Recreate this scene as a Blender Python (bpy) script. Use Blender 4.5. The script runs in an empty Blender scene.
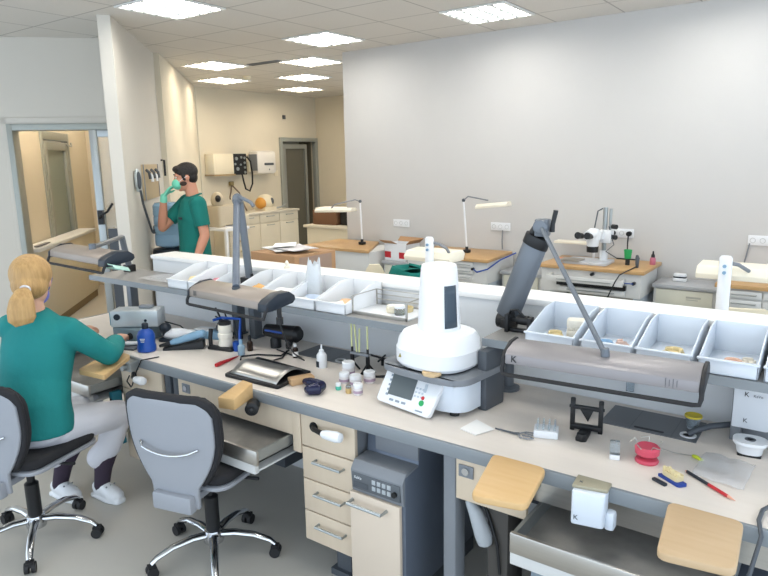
import bpy, bmesh, math, random
from mathutils import Vector, Matrix, Quaternion
random.seed(7)
PI = math.pi
SC = bpy.context.scene
COL = SC.collection
V = Vector

# ------------------------------------------------------------------ materials
def lin(h):
    h = h.lstrip('#')
    c = [int(h[i:i+2], 16) / 255 for i in (0, 2, 4)]
    return [x / 12.92 if x <= .04045 else ((x + .055) / 1.055) ** 2.4 for x in c]
MATS = {}
def mat(name, hexc, rough=.5, metal=0., var=.06, scale=6., bump=0., bscale=60., stretch=(1, 1, 1),
        trans=0., alpha=1., emit=0., ior=1.45, coat=0., sheen=0., hex2=None, spec=.5):
    if name in MATS: return MATS[name]
    m = bpy.data.materials.new(name); m.use_nodes = True
    nt = m.node_tree; N = nt.nodes; L = nt.links
    b = N['Principled BSDF']
    c = lin(hexc)
    tc = N.new('ShaderNodeTexCoord'); mp = N.new('ShaderNodeMapping'); mp.inputs['Scale'].default_value = stretch
    L.new(tc.outputs['Object'], mp.inputs['Vector'])
    nz = N.new('ShaderNodeTexNoise'); nz.inputs['Scale'].default_value = scale; nz.inputs['Detail'].default_value = 4
    L.new(mp.outputs['Vector'], nz.inputs['Vector'])
    mx = N.new('ShaderNodeMix'); mx.data_type = 'RGBA'
    L.new(nz.outputs['Fac'], mx.inputs[0])
    c2 = lin(hex2) if hex2 else [min(1, x * (1 + var)) for x in c]
    c1 = c if hex2 else [x * (1 - var) for x in c]
    mx.inputs[6].default_value = (*c1, 1); mx.inputs[7].default_value = (*c2, 1)
    L.new(mx.outputs[2], b.inputs['Base Color'])
    b.inputs['Roughness'].default_value = rough; b.inputs['Metallic'].default_value = metal
    b.inputs['IOR'].default_value = ior
    b.inputs['Specular IOR Level'].default_value = spec
    b.inputs['Transmission Weight'].default_value = trans; b.inputs['Alpha'].default_value = alpha
    b.inputs['Coat Weight'].default_value = coat
    b.inputs['Sheen Weight'].default_value = sheen
    if emit:
        b.inputs['Emission Color'].default_value = (*c, 1); b.inputs['Emission Strength'].default_value = emit
    if bump:
        n2 = N.new('ShaderNodeTexNoise'); n2.inputs['Scale'].default_value = bscale; n2.inputs['Detail'].default_value = 5
        L.new(mp.outputs['Vector'], n2.inputs['Vector'])
        bp = N.new('ShaderNodeBump'); bp.inputs['Strength'].default_value = bump; bp.inputs['Distance'].default_value = .01
        L.new(n2.outputs['Fac'], bp.inputs['Height']); L.new(bp.outputs['Normal'], b.inputs['Normal'])
    MATS[name] = m
    return m

def wood(name, h1, h2, rough=.45, stretch=(1.5, 18, 18), scale=3.):
    return mat(name, h1, rough, hex2=h2, scale=scale, stretch=stretch, bump=.03, bscale=8)

def ceiling_mat():
    m = bpy.data.materials.new('ceiling_tiles'); m.use_nodes = True
    nt = m.node_tree; N = nt.nodes; L = nt.links; b = N['Principled BSDF']
    tc = N.new('ShaderNodeTexCoord'); sp = N.new('ShaderNodeSeparateXYZ'); L.new(tc.outputs['Object'], sp.inputs[0])
    outs = []
    for k, off in ((0, 1.716), (1, -.07)):
        a = N.new('ShaderNodeMath'); a.operation = 'ADD'; a.inputs[1].default_value = off; L.new(sp.outputs[k], a.inputs[0])
        d = N.new('ShaderNodeMath'); d.operation = 'PINGPONG'; d.inputs[1].default_value = .3; L.new(a.outputs[0], d.inputs[0])
        g = N.new('ShaderNodeMath'); g.operation = 'LESS_THAN'; g.inputs[1].default_value = .0065; L.new(d.outputs[0], g.inputs[0])
        outs.append(g)
    mxm = N.new('ShaderNodeMath'); mxm.operation = 'MAXIMUM'; L.new(outs[0].outputs[0], mxm.inputs[0]); L.new(outs[1].outputs[0], mxm.inputs[1])
    nz = N.new('ShaderNodeTexNoise'); nz.inputs['Scale'].default_value = 90; L.new(tc.outputs['Object'], nz.inputs['Vector'])
    mx = N.new('ShaderNodeMix'); mx.data_type = 'RGBA'; L.new(nz.outputs['Fac'], mx.inputs[0])
    mx.inputs[6].default_value = (*lin('#cdc9c2'), 1); mx.inputs[7].default_value = (*lin('#d6d2cb'), 1)
    m2 = N.new('ShaderNodeMix'); m2.data_type = 'RGBA'; L.new(mxm.outputs[0], m2.inputs[0]); L.new(mx.outputs[2], m2.inputs[6])
    m2.inputs[7].default_value = (*lin('#a5a19b'), 1); L.new(m2.outputs[2], b.inputs['Base Color'])
    b.inputs['Roughness'].default_value = .9
    bp = N.new('ShaderNodeBump'); bp.inputs['Strength'].default_value = .4; bp.inputs['Distance'].default_value = .004; bp.invert = True
    L.new(mxm.outputs[0], bp.inputs['Height']); L.new(bp.outputs['Normal'], b.inputs['Normal'])
    return m

WALL = mat('painted_plaster', '#c6c4c1', .85, var=.015, bump=.05, bscale=120)
WALLW = mat('painted_plaster_cream', '#d3cab6', .85, var=.015, bump=.05, bscale=120)
WALLS = mat('painted_plaster_white', '#cbc6bc', .8, var=.015, bump=.05, bscale=120)
CEIL = ceiling_mat()
FLOOR = mat('linoleum_floor', '#b9b5ac', .38, var=.06, scale=3, bump=.01)
TOP = wood('maple_laminate', '#d8cec3', '#e2d9cf', .42, (1.2, 9, 9))
EDGE = mat('grey_edge_band', '#80868a', .45)
PANEL = mat('white_bench_panel', '#d6d8d9', .5, var=.02)
CAPW = mat('white_cap_laminate', '#ecebe8', .4, var=.02)
SHELF = mat('grey_laminate', '#8d8b88', .4, var=.03)
BEIGE = wood('beige_maple_front', '#cbb9a1', '#d6c6b0', .5, (9, 9, 1.2))
GREY = mat('mid_grey_lacquer', '#7b7f84', .45)
DGREY = mat('dark_grey_lacquer', '#4b5056', .45)
BLUEG = mat('blue_grey_metal', '#626b78', .4, metal=.2)
BLACK = mat('black_plastic', '#17181a', .45)
RUBBER = mat('black_rubber', '#202022', .6)
NAVY = mat('dark_navy_plastic', '#1c2530', .4)
WHITEP = mat('white_plastic', '#e4e6e8', .35, var=.02)
COOLW = mat('cool_white_plastic', '#d3dae2', .35, var=.02)
CREAM = mat('cream_plastic', '#e0d6bd', .45, var=.03)
CABCR = mat('cream_cabinet', '#dbd3bf', .5, var=.02)
DESKW = mat('white_cabinet', '#cfcfcc', .45, var=.02)
STEEL = mat('brushed_steel', '#b9b6b0', .3, metal=.9, var=.1, scale=4, stretch=(1, 30, 30))
CHROME = mat('chrome', '#c8cacd', .14, metal=1.)
ALU = mat('anodised_aluminium', '#a3a8a8', .38, metal=.75)
ALUF = mat('aluminium_frame', '#9ea29c', .45, metal=.35)
LAMPG = mat('lamp_grey', '#94897f', .38, metal=.25, var=.03)
LAMPC = mat('lamp_cool_grey', '#8d898a', .38, metal=.25, var=.03)
ARMG = mat('lamp_arm_grey', '#6a7077', .35, metal=.3)
SHELLG = mat('chair_shell_grey', '#95989e', .45, var=.03)
PADB = mat('chair_black_fabric', '#232326', .85, bump=.2, bscale=200)
PINW = wood('beech_wood', '#c79f69', '#d5b483', .45, (2, 14, 14))
PINL = wood('pale_beech_wood', '#b99c77', '#c7ac89', .45, (2, 14, 14))
OAK = wood('oak_table_top', '#b08a5a', '#c19c6c', .4, (2, 14, 14))
TEAL = mat('teal_cotton', '#0c6f66', .85, var=.14, scale=7, bump=.9, bscale=9)
WOMT = mat('sea_green_cotton', '#157a78', .85, var=.12, scale=7, bump=.9, bscale=9)
WHITEC = mat('white_cotton', '#d6d6dc', .85, var=.04, bump=.7, bscale=9)
SKIN = mat('skin', '#c98f74', .55, var=.06, scale=20)
SKINF = mat('fair_skin', '#d6a58c', .55, var=.06, scale=20)
HAIRB = mat('blond_hair', '#8f6b3e', .5, hex2='#cba56c', scale=3, stretch=(22, 22, 2), bump=.5, bscale=6)
HAIRD = mat('dark_hair', '#1f1a17', .6, var=.3, scale=30, bump=.6, bscale=60)
MASKG = mat('mint_mask_fabric', '#6fc9ac', .8, bump=.2, bscale=30)
MASKP = mat('lilac_mask_fabric', '#7d7cc4', .8)
GLOVE = mat('mint_glove', '#7bd0b4', .5)
SOCK = mat('dark_sock_knit', '#3a2f3d', .9)
PAPER = mat('white_paper', '#eceae6', .7, var=.02)
CARD = mat('brown_cardboard', '#a8835f', .8, var=.05, bump=.05)
PLASTER = mat('yellow_plaster', '#d8c79a', .8, var=.08, bump=.2)
PLASW = mat('white_plaster', '#e3ddcf', .8, var=.05, bump=.2)
BLUEP = mat('blue_plastic', '#17489c', .35)
LBLUE = mat('light_blue_plastic', '#7fa3bd', .4)
CLEAR = mat('clear_plastic', '#dfe8ee', .1, trans=.85, ior=1.3, var=.01)
FILM = mat('clear_film', '#e2e4e8', .2, alpha=.22, bump=.8, bscale=12)
GLASSF = mat('frosted_glass', '#99a398', .3, trans=.35, ior=1.3, var=.02)
GLASSC = mat('door_glass', '#e4e8e4', .03, alpha=.22, var=.01)
GLASSD = mat('dark_glass', '#5e5c52', .15, var=.05)
PINK = mat('pink_acrylic', '#cf4f63', .4, var=.08)
REDP = mat('red_plastic', '#b8232b', .4)
GREENP = mat('green_plastic', '#2aa05a', .45)
TEALP = mat('teal_plastic', '#2f7f92', .45)
WATER = mat('blue_water_bottle', '#a6cfee', .12, trans=.3, ior=1.2, var=.05, hex2='#b5d3ea', scale=4, stretch=(1, 1, 6))
SCREEN = mat('grey_lcd', '#5a6264', .3)
BROWNG = mat('brown_glass', '#2a1a12', .2)
TUBE = mat('lit_tube', '#fffcf6', .5, emit=25.)
TUBEW = mat('lit_tube_warm', '#fff0da', .5, emit=25.)
TILEW = mat('louvre_white', '#dcdcd8', .5)
PINKISH = mat('peach_paper', '#e0a48c', .7)
YELG = mat('yellow_green_plastic', '#c6d23c', .5)
STONE = mat('beige_firing_pad', '#cbb089', .9, var=.12, bump=.5)
DUST = mat('steel_with_plaster_dust', '#7d7a76', .45, metal=.45, hex2='#c9c6c0', scale=9)

# ------------------------------------------------------------------ mesh builder
class MB:
    def __init__(s, o=(0, 0, 0)):
        s.v = []; s.f = []; s.o = V(o); s.mi = 0; s.fm = []
    def add(s, verts, faces):
        n = len(s.v); s.v += [V(p) - s.o for p in verts]
        s.f += [[i + n for i in f] for f in faces]; s.fm += [s.mi] * len(faces); return s
    def box(s, x0, x1, y0, y1, z0, z1):
        v = [(x, y, z) for z in (z0, z1) for y in (y0, y1) for x in (x0, x1)]
        return s.add(v, [(0, 2, 3, 1), (4, 5, 7, 6), (0, 1, 5, 4), (2, 6, 7, 3), (0, 4, 6, 2), (1, 3, 7, 5)])
    def obox(s, c, size, M=None, rz=0.):
        M = M or Matrix.Rotation(rz, 3, 'Z'); c = V(c); a, b, d = [k / 2 for k in size]
        v = [c + M @ V((x, y, z)) for z in (-d, d) for y in (-b, b) for x in (-a, a)]
        return s.add(v, [(0, 2, 3, 1), (4, 5, 7, 6), (0, 1, 5, 4), (2, 6, 7, 3), (0, 4, 6, 2), (1, 3, 7, 5)])
    def cyl(s, p0, p1, r0, r1=None, n=18):
        return s.tube([p0, p1], [r0, r0 if r1 is None else r1], n)
    def tube(s, pts, r, n=10, side=None, caps=True):
        pts = [V(p) for p in pts]; k = len(pts)
        if not isinstance(r, (list, tuple)): r = [r] * k
        verts = []; prev = None
        for i, p in enumerate(pts):
            t = (pts[min(i + 1, k - 1)] - pts[max(i - 1, 0)]).normalized()
            if side is not None: a = V(side) - t * V(side).dot(t)
            elif prev is None:
                a = V((0, 0, 1)) if abs(t.z) < .9 else V((1, 0, 0)); a = a - t * a.dot(t)
            else: a = prev - t * prev.dot(t)
            a.normalize(); b = t.cross(a); prev = a
            ra, rb = r[i] if isinstance(r[i], (list, tuple)) else (r[i], r[i])
            for j in range(n):
                q = 2 * PI * j / n; verts.append(p + a * (ra * math.cos(q)) + b * (rb * math.sin(q)))
        faces = [(i * n + j, i * n + (j + 1) % n, (i + 1) * n + (j + 1) % n, (i + 1) * n + j) for i in range(k - 1) for j in range(n)]
        if caps: faces += [tuple(range(n))[::-1], tuple(range((k - 1) * n, k * n))]
        return s.add(verts, faces)
    def lathe(s, prof, c=(0, 0, 0), n=24, M=None):
        c = V(c); verts = []; k = len(prof)
        for r, z in prof:
            for j in range(n):
                q = 2 * PI * j / n; p = V((r * math.cos(q), r * math.sin(q), z)); verts.append(c + (M @ p if M else p))
        faces = [(i * n + j, i * n + (j + 1) % n, (i + 1) * n + (j + 1) % n, (i + 1) * n + j) for i in range(k - 1) for j in range(n)]
        faces += [tuple(range(n))[::-1], tuple(range((k - 1) * n, k * n))]
        return s.add(verts, faces)
    def ell(s, c, r, M=None, n=16, m=10):
        prof = []; c = V(c); verts = []; faces = []
        if not isinstance(r, (tuple, list)): r = (r, r, r)
        for i in range(1, m):
            a = PI * i / m
            for j in range(n):
                q = 2 * PI * j / n
                p = V((r[0] * math.sin(a) * math.cos(q), r[1] * math.sin(a) * math.sin(q), -r[2] * math.cos(a)))
                verts.append(c + (M @ p if M else p))
        bot = V((0, 0, -r[2])); top = V((0, 0, r[2]))
        verts += [c + (M @ bot if M else bot), c + (M @ top if M else top)]
        for i in range(m - 2):
            for j in range(n): faces.append((i * n + j, i * n + (j + 1) % n, (i + 1) * n + (j + 1) % n, (i + 1) * n + j))
        B = (m - 1) * n
        for j in range(n):
            faces.append((B, (j + 1) % n, j)); faces.append((B + 1, (m - 2) * n + j, (m - 2) * n + (j + 1) % n))
        return s.add(verts, faces)
    def prism(s, poly, x0, x1, fr=None):
        """poly = [(y,z)...] extruded along x from x0 to x1; fr maps local (x,y,z)->world"""
        fr = fr or (lambda p: p); n = len(poly)
        v = [fr(V((x0, y, z))) for y, z in poly] + [fr(V((x1, y, z))) for y, z in poly]
        f = [(i, (i + 1) % n, n + (i + 1) % n, n + i) for i in range(n)] + [tuple(range(n))[::-1], tuple(range(n, 2 * n))]
        return s.add(v, f)
    def slab(s, poly, z0, z1, c=(0, 0, 0), rz=0.):
        """poly = [(x,y)...] extruded in z"""
        n = len(poly); R = Matrix.Rotation(rz, 3, 'Z'); c = V(c)
        v = [c + R @ V((x, y, z0)) for x, y in poly] + [c + R @ V((x, y, z1)) for x, y in poly]
        f = [(i, (i + 1) % n, n + (i + 1) % n, n + i) for i in range(n)] + [tuple(range(n))[::-1], tuple(range(n, 2 * n))]
        return s.add(v, f)
    def grid(s, fn, nu, nv):
        v = [fn(i / (nu - 1), j / (nv - 1)) for j in range(nv) for i in range(nu)]
        f = [(j * nu + i, j * nu + i + 1, (j + 1) * nu + i + 1, (j + 1) * nu + i) for j in range(nv - 1) for i in range(nu - 1)]
        return s.add(v, f)
    def xf(s, M, start=0):
        for i in range(start, len(s.v)): s.v[i] = M @ s.v[i]
        return s
    def build(s, name, m, parent=None, bevel=0., smooth=35, voxel=0., relax=0, solid=0., sub=0, seg=2):
        me = bpy.data.meshes.new(name); bm = bmesh.new()
        vs = [bm.verts.new(p) for p in s.v]
        for f, mi in zip(s.f, s.fm):
            try:
                fa = bm.faces.new([vs[i] for i in f]); fa.material_index = mi
            except ValueError: pass
        if not solid: bmesh.ops.recalc_face_normals(bm, faces=bm.faces[:])
        if bevel:
            es = [e for e in bm.edges if len(e.link_faces) == 2 and e.calc_face_angle(0) > .6]
            bmesh.ops.bevel(bm, geom=es, offset=bevel, segments=seg, affect='EDGES', clamp_overlap=True, profile=.5)
        for f in bm.faces: f.smooth = True
        th = math.radians(smooth)
        for e in bm.edges:
            if len(e.link_faces) == 2 and e.calc_face_angle(0) > th: e.smooth = False
        bm.to_mesh(me); bm.free()
        o = bpy.data.objects.new(name, me); COL.objects.link(o)
        for k in (m if isinstance(m, (list, tuple)) else [m]): me.materials.append(k)
        if parent: o.parent = parent
        else: o.location = s.o
        if solid:
            md = o.modifiers.new('solid', 'SOLIDIFY'); md.thickness = solid; md.offset = 0
        if voxel:
            md = o.modifiers.new('remesh', 'REMESH'); md.mode = 'VOXEL'; md.voxel_size = voxel; md.use_smooth_shade = True
        if relax:
            md = o.modifiers.new('relax', 'SMOOTH'); md.factor = .5; md.iterations = relax
        if sub:
            md = o.modifiers.new('sub', 'SUBSURF'); md.levels = sub; md.render_levels = sub
        return o

def tag(o, label, cat, group=None, kind=None):
    o['label'] = label; o['category'] = cat
    if group: o['group'] = group
    if kind: o['kind'] = kind
    return o
def thing(name, label, cat, loc, rz=0., group=None):
    o = bpy.data.objects.new(name, None); COL.objects.link(o); o.empty_display_size = .05
    o.location = loc; o.rotation_euler = (0, 0, rz)
    return tag(o, label, cat, group)
def struct(o): o['kind'] = 'structure'; return o
def dup(root, loc, rz, label, group=None):
    def cp(o, par):
        c = o.copy(); COL.objects.link(c); c.parent = par
        for ch in o.children: cp(ch, c)
        return c
    r = cp(root, None); r.location = loc; r.rotation_euler = (0, 0, rz); r['label'] = label
    if group: r['group'] = group
    return r
def text(parent, s, loc, size, M, m, name='lettering', depth=.0006):
    """loc in parent's local space, M = 3x3 with columns (text right, text up, out)"""
    cu = bpy.data.curves.new(name, 'FONT'); cu.body = s; cu.size = size; cu.extrude = depth
    cu.align_x = 'CENTER'; cu.align_y = 'CENTER'
    t = bpy.data.objects.new('tmp', cu); COL.objects.link(t)
    bpy.context.view_layer.update()
    me = bpy.data.meshes.new_from_object(t.evaluated_get(bpy.context.evaluated_depsgraph_get()))
    bpy.data.objects.remove(t)
    me.materials.clear(); me.materials.append(m)
    o = bpy.data.objects.new(name, me); COL.objects.link(o); o.parent = parent
    o.matrix_local = Matrix.Translation(loc) @ M.to_4x4()
    return o
def frame(right, up):
    r = V(right).normalized(); u = V(up); u = (u - r * u.dot(r)).normalized(); return Matrix((r, u, r.cross(u))).transposed()
FRONT = frame((1, 0, 0), (0, 0, 1))      # text facing -Y

# ================================================================== SETTING
H = 2.98
struct(MB().box(-13, 1.8, -1.6, 10, -.06, 0).build('floor', FLOOR))
struct(MB().box(-13, 1.8, -1.6, 10, H, H + .06).build('ceiling', CEIL))
struct(MB().box(-4.8, 1.8, 5.93, 6.07, 0, H).build('wall_right', WALL))
w = MB()
w.box(-8.75, -8.63, 6.93, 8.80, 0, H); w.box(-8.75, -8.63, 8.80, 9.74, 2.19, H); w.box(-8.75, -8.63, 9.74, 9.9, 0, H)
struct(w.build('wall_back', WALLW))
struct(MB().box(-8.63, -4.6, 9.78, 9.9, 0, H).build('wall_far', WALLW))
def diag(s, t):  # s = x+y , t = y-x
    return ((s - t) / 2, (s + t) / 2)
def dprism(mb, s0, s1, t0, t1, z0, z1):
    P = [diag(s0, t0), diag(s1, t0), diag(s1, t1), diag(s0, t1)]
    return mb.slab(P, z0, z1)
# partition that leaves the door wall at 45 degrees, free end towards the camera
struct(dprism(MB(), -1.93, -1.785, 8.24, 10.93, 0, H).build('wall_partition', WALLS))
struct(dprism(MB(), -1.93, -1.70, 10.93, 15.4, 0, H).build('wall_left', WALLW))
# door wall: y-x = 9.71
w = MB()
dprism(w, -9.6, -3.53, 9.71, 9.86, 0, H); dprism(w, -3.53, -1.9, 9.71, 9.86, 2.20, H)
struct(w.build('wall_entrance', WALLS))
# room seen through the entrance
w = MB()
dprism(w, -3.97, -3.85, 9.86, 11.78, 0, H); dprism(w, -3.97, -3.85, 13.25, 14.5, 0, H); dprism(w, -3.97, -3.85, 11.78, 13.25, 2.2, H)
struct(w.build('wall_corridor', WALLW))
struct(dprism(MB(), -6, -1.9, 14.5, 14.62, 0, H).build('wall_corridor_end', WALLW))
# entrance frame (door_1) with its half-glazed fixed leaf on the right
w = MB()
dprism(w, -3.56, -3.49, 9.66, 9.90, 0, 2.19); dprism(w, -3.49, -1.9, 9.66, 9.90, 2.13, 2.19)
d1 = struct(w.build('door_1', ALUF, bevel=.003))
w = MB(); dprism(w, -3.62, -3.56, 9.69, 9.71, 0, 2.25); dprism(w, -3.62, -1.95, 9.69, 9.71, 2.19, 2.25); struct(w.build('trim_1', WALLS, bevel=.003))
w = MB(); dprism(w, -2.52, -2.42, 9.68, 9.76, 0, 2.13); dprism(w, -2.42, -1.93, 9.69, 9.75, 2.06, 2.13)
dprism(w, -2.42, -1.93, 9.69, 9.75, 0, .28); w.build('door_leaf', ALU, d1, bevel=.003)
w = MB(); dprism(w, -2.42, -1.93, 9.715, 9.725, .28, 2.06); w.build('glass_pane', GLASSC, d1)
w = MB(); x, y = diag(-2.46, 9.64)
w.tube([(x, y, 1.28), (x + .05, y - .05, 1.28), (x + .06, y - .05, 1.3), (x + .12, y + .0, 1.34), (x + .16, y + .04, 1.42)], .012)
w.obox((x, y, 1.28), (.05, .05, .14), rz=PI / 4); w.build('door_handle', BLACK, d1)
# lower dark plate of that leaf
w = MB(); dprism(w, -2.40, -1.95, 9.70, 9.735, .28, 1.16); w.build('kick_plate', DGREY, d1)
# glass door in the corridor
w = MB()
for a, b, z0, z1 in ((11.78, 11.86, 0, 2.2), (13.17, 13.25, 0, 2.2), (11.86, 13.17, 2.1, 2.2), (11.90, 12.03, 0, 2.08), (13.00, 13.13, 0, 2.08), (12.03, 13.0, 1.98, 2.08), (12.03, 13.0, 0, .12)):
    dprism(w, -3.93, -3.82, a, b, z0, z1)
d2 = struct(w.build('door_2', ALUF, bevel=.003))
w = MB(); dprism(w, -3.89, -3.875, 12.03, 13.0, .12, 1.98); w.build('glass_pane', GLASSF, d2)
w = MB(); x, y = diag(-3.78, 12.95); w.tube([(x, y, 2.05), (x - .15, y + .15, 2.04), (x - .25, y + .2, 2.08)], .012); w.build('door_closer', ALU, d2)
# doorway in the back wall
w = MB(); w.box(-8.68, -8.59, 8.74, 8.81, 0, 2.22); w.box(-8.68, -8.59, 9.70, 9.77, 0, 2.22); w.box(-8.68, -8.59, 8.81, 9.70, 2.15, 2.22)
d3 = struct(w.build('door_3', ALUF, bevel=.003))
w = MB(); w.box(-8.70, -8.64, 8.86, 8.92, 0, 2.1); w.box(-8.70, -8.64, 9.44, 9.50, 0, 2.1); w.box(-8.70, -8.64, 8.92, 9.44, 2.02, 2.1); w.box(-8.70, -8.64, 8.92, 9.44, 0, .1)
w.build('door_leaf', ALU, d3)
w = MB(); w.box(-8.675, -8.665, 8.92, 9.44, .1, 2.02); w.build('door_panel', GLASSD, d3)
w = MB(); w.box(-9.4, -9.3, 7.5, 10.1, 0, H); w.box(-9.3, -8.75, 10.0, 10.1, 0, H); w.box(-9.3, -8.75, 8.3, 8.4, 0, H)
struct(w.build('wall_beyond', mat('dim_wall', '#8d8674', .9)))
w = MB(); dprism(w, -3.85, -3.83, 9.90, 11.75, 0, .09); struct(w.build('baseboard_corridor', mat('brown_skirting', '#8c7a5e', .6)))
w = MB(); w.box(-4.8, 1.8, 5.915, 5.93, 0, .08); struct(w.build('baseboard_right', GREY))

# corridor reception counter and picture
o = diag(-3.6, 10.9)
t = thing('reception_counter', 'white reception counter seen through the open entrance door', 'counter', (*o, 0))
w = MB((*o, 0)); dprism(w, -3.84, -3.57, 10.3, 13.3, .10, .90); w.build('body', CABCR, t, bevel=.004)
w = MB((*o, 0)); dprism(w, -3.84, -3.52, 10.25, 13.35, .90, .94); w.build('counter_top', WHITEP, t, bevel=.004)
w = MB((*o, 0)); dprism(w, -3.84, -3.60, 10.3, 13.3, .0, .10); w.build('plinth', mat('brown_skirting', '#8c7a5e'), t)
o = diag(-3.45, 14.49)
o = (-8.78, 5.66, 1.62)
t = thing('wall_intercom', 'dark framed double panel on the wall beyond the entrance', 'wall panel', o)
w = MB(o); dprism(w, -3.38, -3.10, 14.46, 14.50, 1.42, 1.84); w.build('frame', DGREY, t)
for z in (1.46, 1.65):
    w = MB(o); dprism(w, -3.33, -3.15, 14.45, 14.465, z, z + .14); w.build('picture', LBLUE, t)
o = diag(-3.6, 10.6)
tag(MB((*o, .94)).obox((*o, .955), (.36, .05, .012), rz=-PI / 4).build('document_tray', GREY), 'thin grey tray on the corridor reception counter', 'tray')

# ---------------- ceiling fixtures
def make_light(warm=False):
    t = thing('ceiling_light', '', 'ceiling light', (0, 0, H))
    w = MB()
    for a, b, c, d in ((-.295, .295, -.295, -.275), (-.295, .295, .275, .295), (-.295, -.275, -.275, .275), (.275, .295, -.275, .275)): w.box(a, b, c, d, -.014, -.001)
    w.build('frame', TILEW, t); MB().box(-.275, .275, -.275, .275, -.003, -.001).build('reflector', mat('reflector_grey', '#8e8e8c', .5), t)
    for k in range(4):
        x = -.206 + k * .1375
        MB().box(x - .034, x + .034, -.272, .272, -.008, -.004).build('lamp_tube', TUBEW if warm else TUBE, t)
    w = MB()
    for k in range(1, 4): w.box(-.275 + k * .1375 - .004, -.275 + k * .1375 + .004, -.275, .275, -.022, -.003)
    for k in range(1, 5): w.box(-.275, .275, -.275 + k * .11 - .002, -.275 + k * .11 + .002, -.020, -.009)
    w.build('louvre', ALU, t)
    return t
LC = make_light(); LW = make_light(True)
cool = [(-4.416, 5.17, 'square louvred ceiling light nearest the end of the right wall'),
        (-2.616, 5.17, 'large bright louvred ceiling light at the top centre, above the microscope wall'),
        (-4.416, 3.37, 'large bright louvred ceiling light at the top left, near the partition'),
        (-2.616, 3.37, 'louvred ceiling light above the middle of the bench'),
        (-.816, 5.17, 'louvred ceiling light near the right wall, above the right desks'),
        (-.816, 3.37, 'louvred ceiling light above the right end of the bench'),
        (-2.616, 1.57, 'louvred ceiling light above the nearer office chair'),
        (-.816, 1.57, 'louvred ceiling light in the near right of the room'),
        (-4.416, 1.57, 'louvred ceiling light above the seated woman')]
for i, (x, y, l) in enumerate(cool):
    if i == 0: LC.location = (x, y, H); LC['label'] = l; LC['group'] = 'louvred ceiling lights'
    else: dup(LC, (x, y, H), 0, l, 'louvred ceiling lights')
warm = [(-6.61, 5.63, 'warm ceiling light nearest the left wall, left of the air vent'), (-7.71, 6.70, 'small warm ceiling light farthest left, by the back wall'),
        (-5.52, 6.2, 'warm ceiling light just right of the air vent'), (-6.6, 7.25, 'warm ceiling light second in the far row of three'),
        (-7.73, 8.39, 'warm ceiling light deepest in the room, before the dark doorway'), (-5.5, 8.0, 'warm ceiling light half hidden behind the right wall edge'),
        (-7.15, 4.1, 'added unseen ceiling light brightening the room beyond the entrance door'), (-8.3, 5.1, 'added unseen ceiling light brightening the depth of the room beyond the entrance door'), (-7.0, 3.75, 'added unseen ceiling light brightening the space just behind the entrance door')]  # fixtures beyond the entrance are out of view, added to brighten the corridor
for i, (x, y, l) in enumerate(warm):
    if i == 0: LW.location = (x, y, H); LW['label'] = l; LW['group'] = 'warm ceiling lights at the back'
    else: dup(LW, (x, y, H), 0, l, 'warm ceiling lights at the back')
o = (-6.0, 5.87, H)
t = thing('ceiling_vent', 'narrow dark slot vent in the rear ceiling', 'vent', o)
MB(o).box(-6.25, -5.72, 5.83, 5.93, H - .012, H - .001).build('frame', GREY, t)
w = MB(o); w.box(-6.22, -5.75, 5.85, 5.87, H - .016, H - .012); w.box(-6.22, -5.75, 5.89, 5.91, H - .016, H - .012); w.build('slot', DGREY, t)
tag(MB((-7.09, 6.61, H)).lathe([(.055, H - .001), (.055, H - .02), (.035, H - .045), (.0, H - .046)][::-1], (-7.09, 6.61, 0)).build('smoke_detector', CREAM), 'small round smoke detector on the rear ceiling', 'detector')

# ================================================================== MAIN BENCH
Z = .80; YF = 1.88
o = (-1.9, 2.2, Z)
t = thing('workbench_top', 'long pale maple worktop with thick grey front edge', 'worktop', o)
w = MB(o); w.box(-4.05, .35, YF + .004, 2.59, Z - .035, Z); w.build('worktop', TOP, t)
w = MB(o); w.box(-4.05, .35, YF - .012, YF + .004, Z - .048, Z + .001); w.build('front_edge', EDGE, t, bevel=.004)
w = MB(o); w.box(-4.062, -4.05, YF, 2.59, Z - .04, Z + .001); w.build('end_edge', EDGE, t)
w = MB(o)
for x0, x1 in ((-1.122, -1.066), (-2.78, -2.73), (-2.71, -2.66), (-4.02, -3.97)):
    w2 = MB(o); w2.box(x0, x1, 1.90, 1.98, 0, Z - .036); w2.build('leg', GREY if x0 > -2 else DGREY, t, bevel=.012)
for x in (-3.6, -.98):
    pass
w = MB(o); w.box(-4.0, .35, 2.52, 2.56, .28, Z - .05); w.build('back_panel', DGREY, t)
# back panel with white cap
o = (-1.9, 2.68, 0)
t = thing('bench_divider', 'long low white divider panel running behind the worktop', 'divider', o)
w = MB(o); w.box(-3.80, .4, 2.595, 2.77, 0, 1.168); w.build('panel', PANEL, t)
w = MB(o); w.box(-3.81, .4, 2.585, 2.785, 1.168, 1.194); w.build('cap', CAPW, t, bevel=.004)
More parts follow.
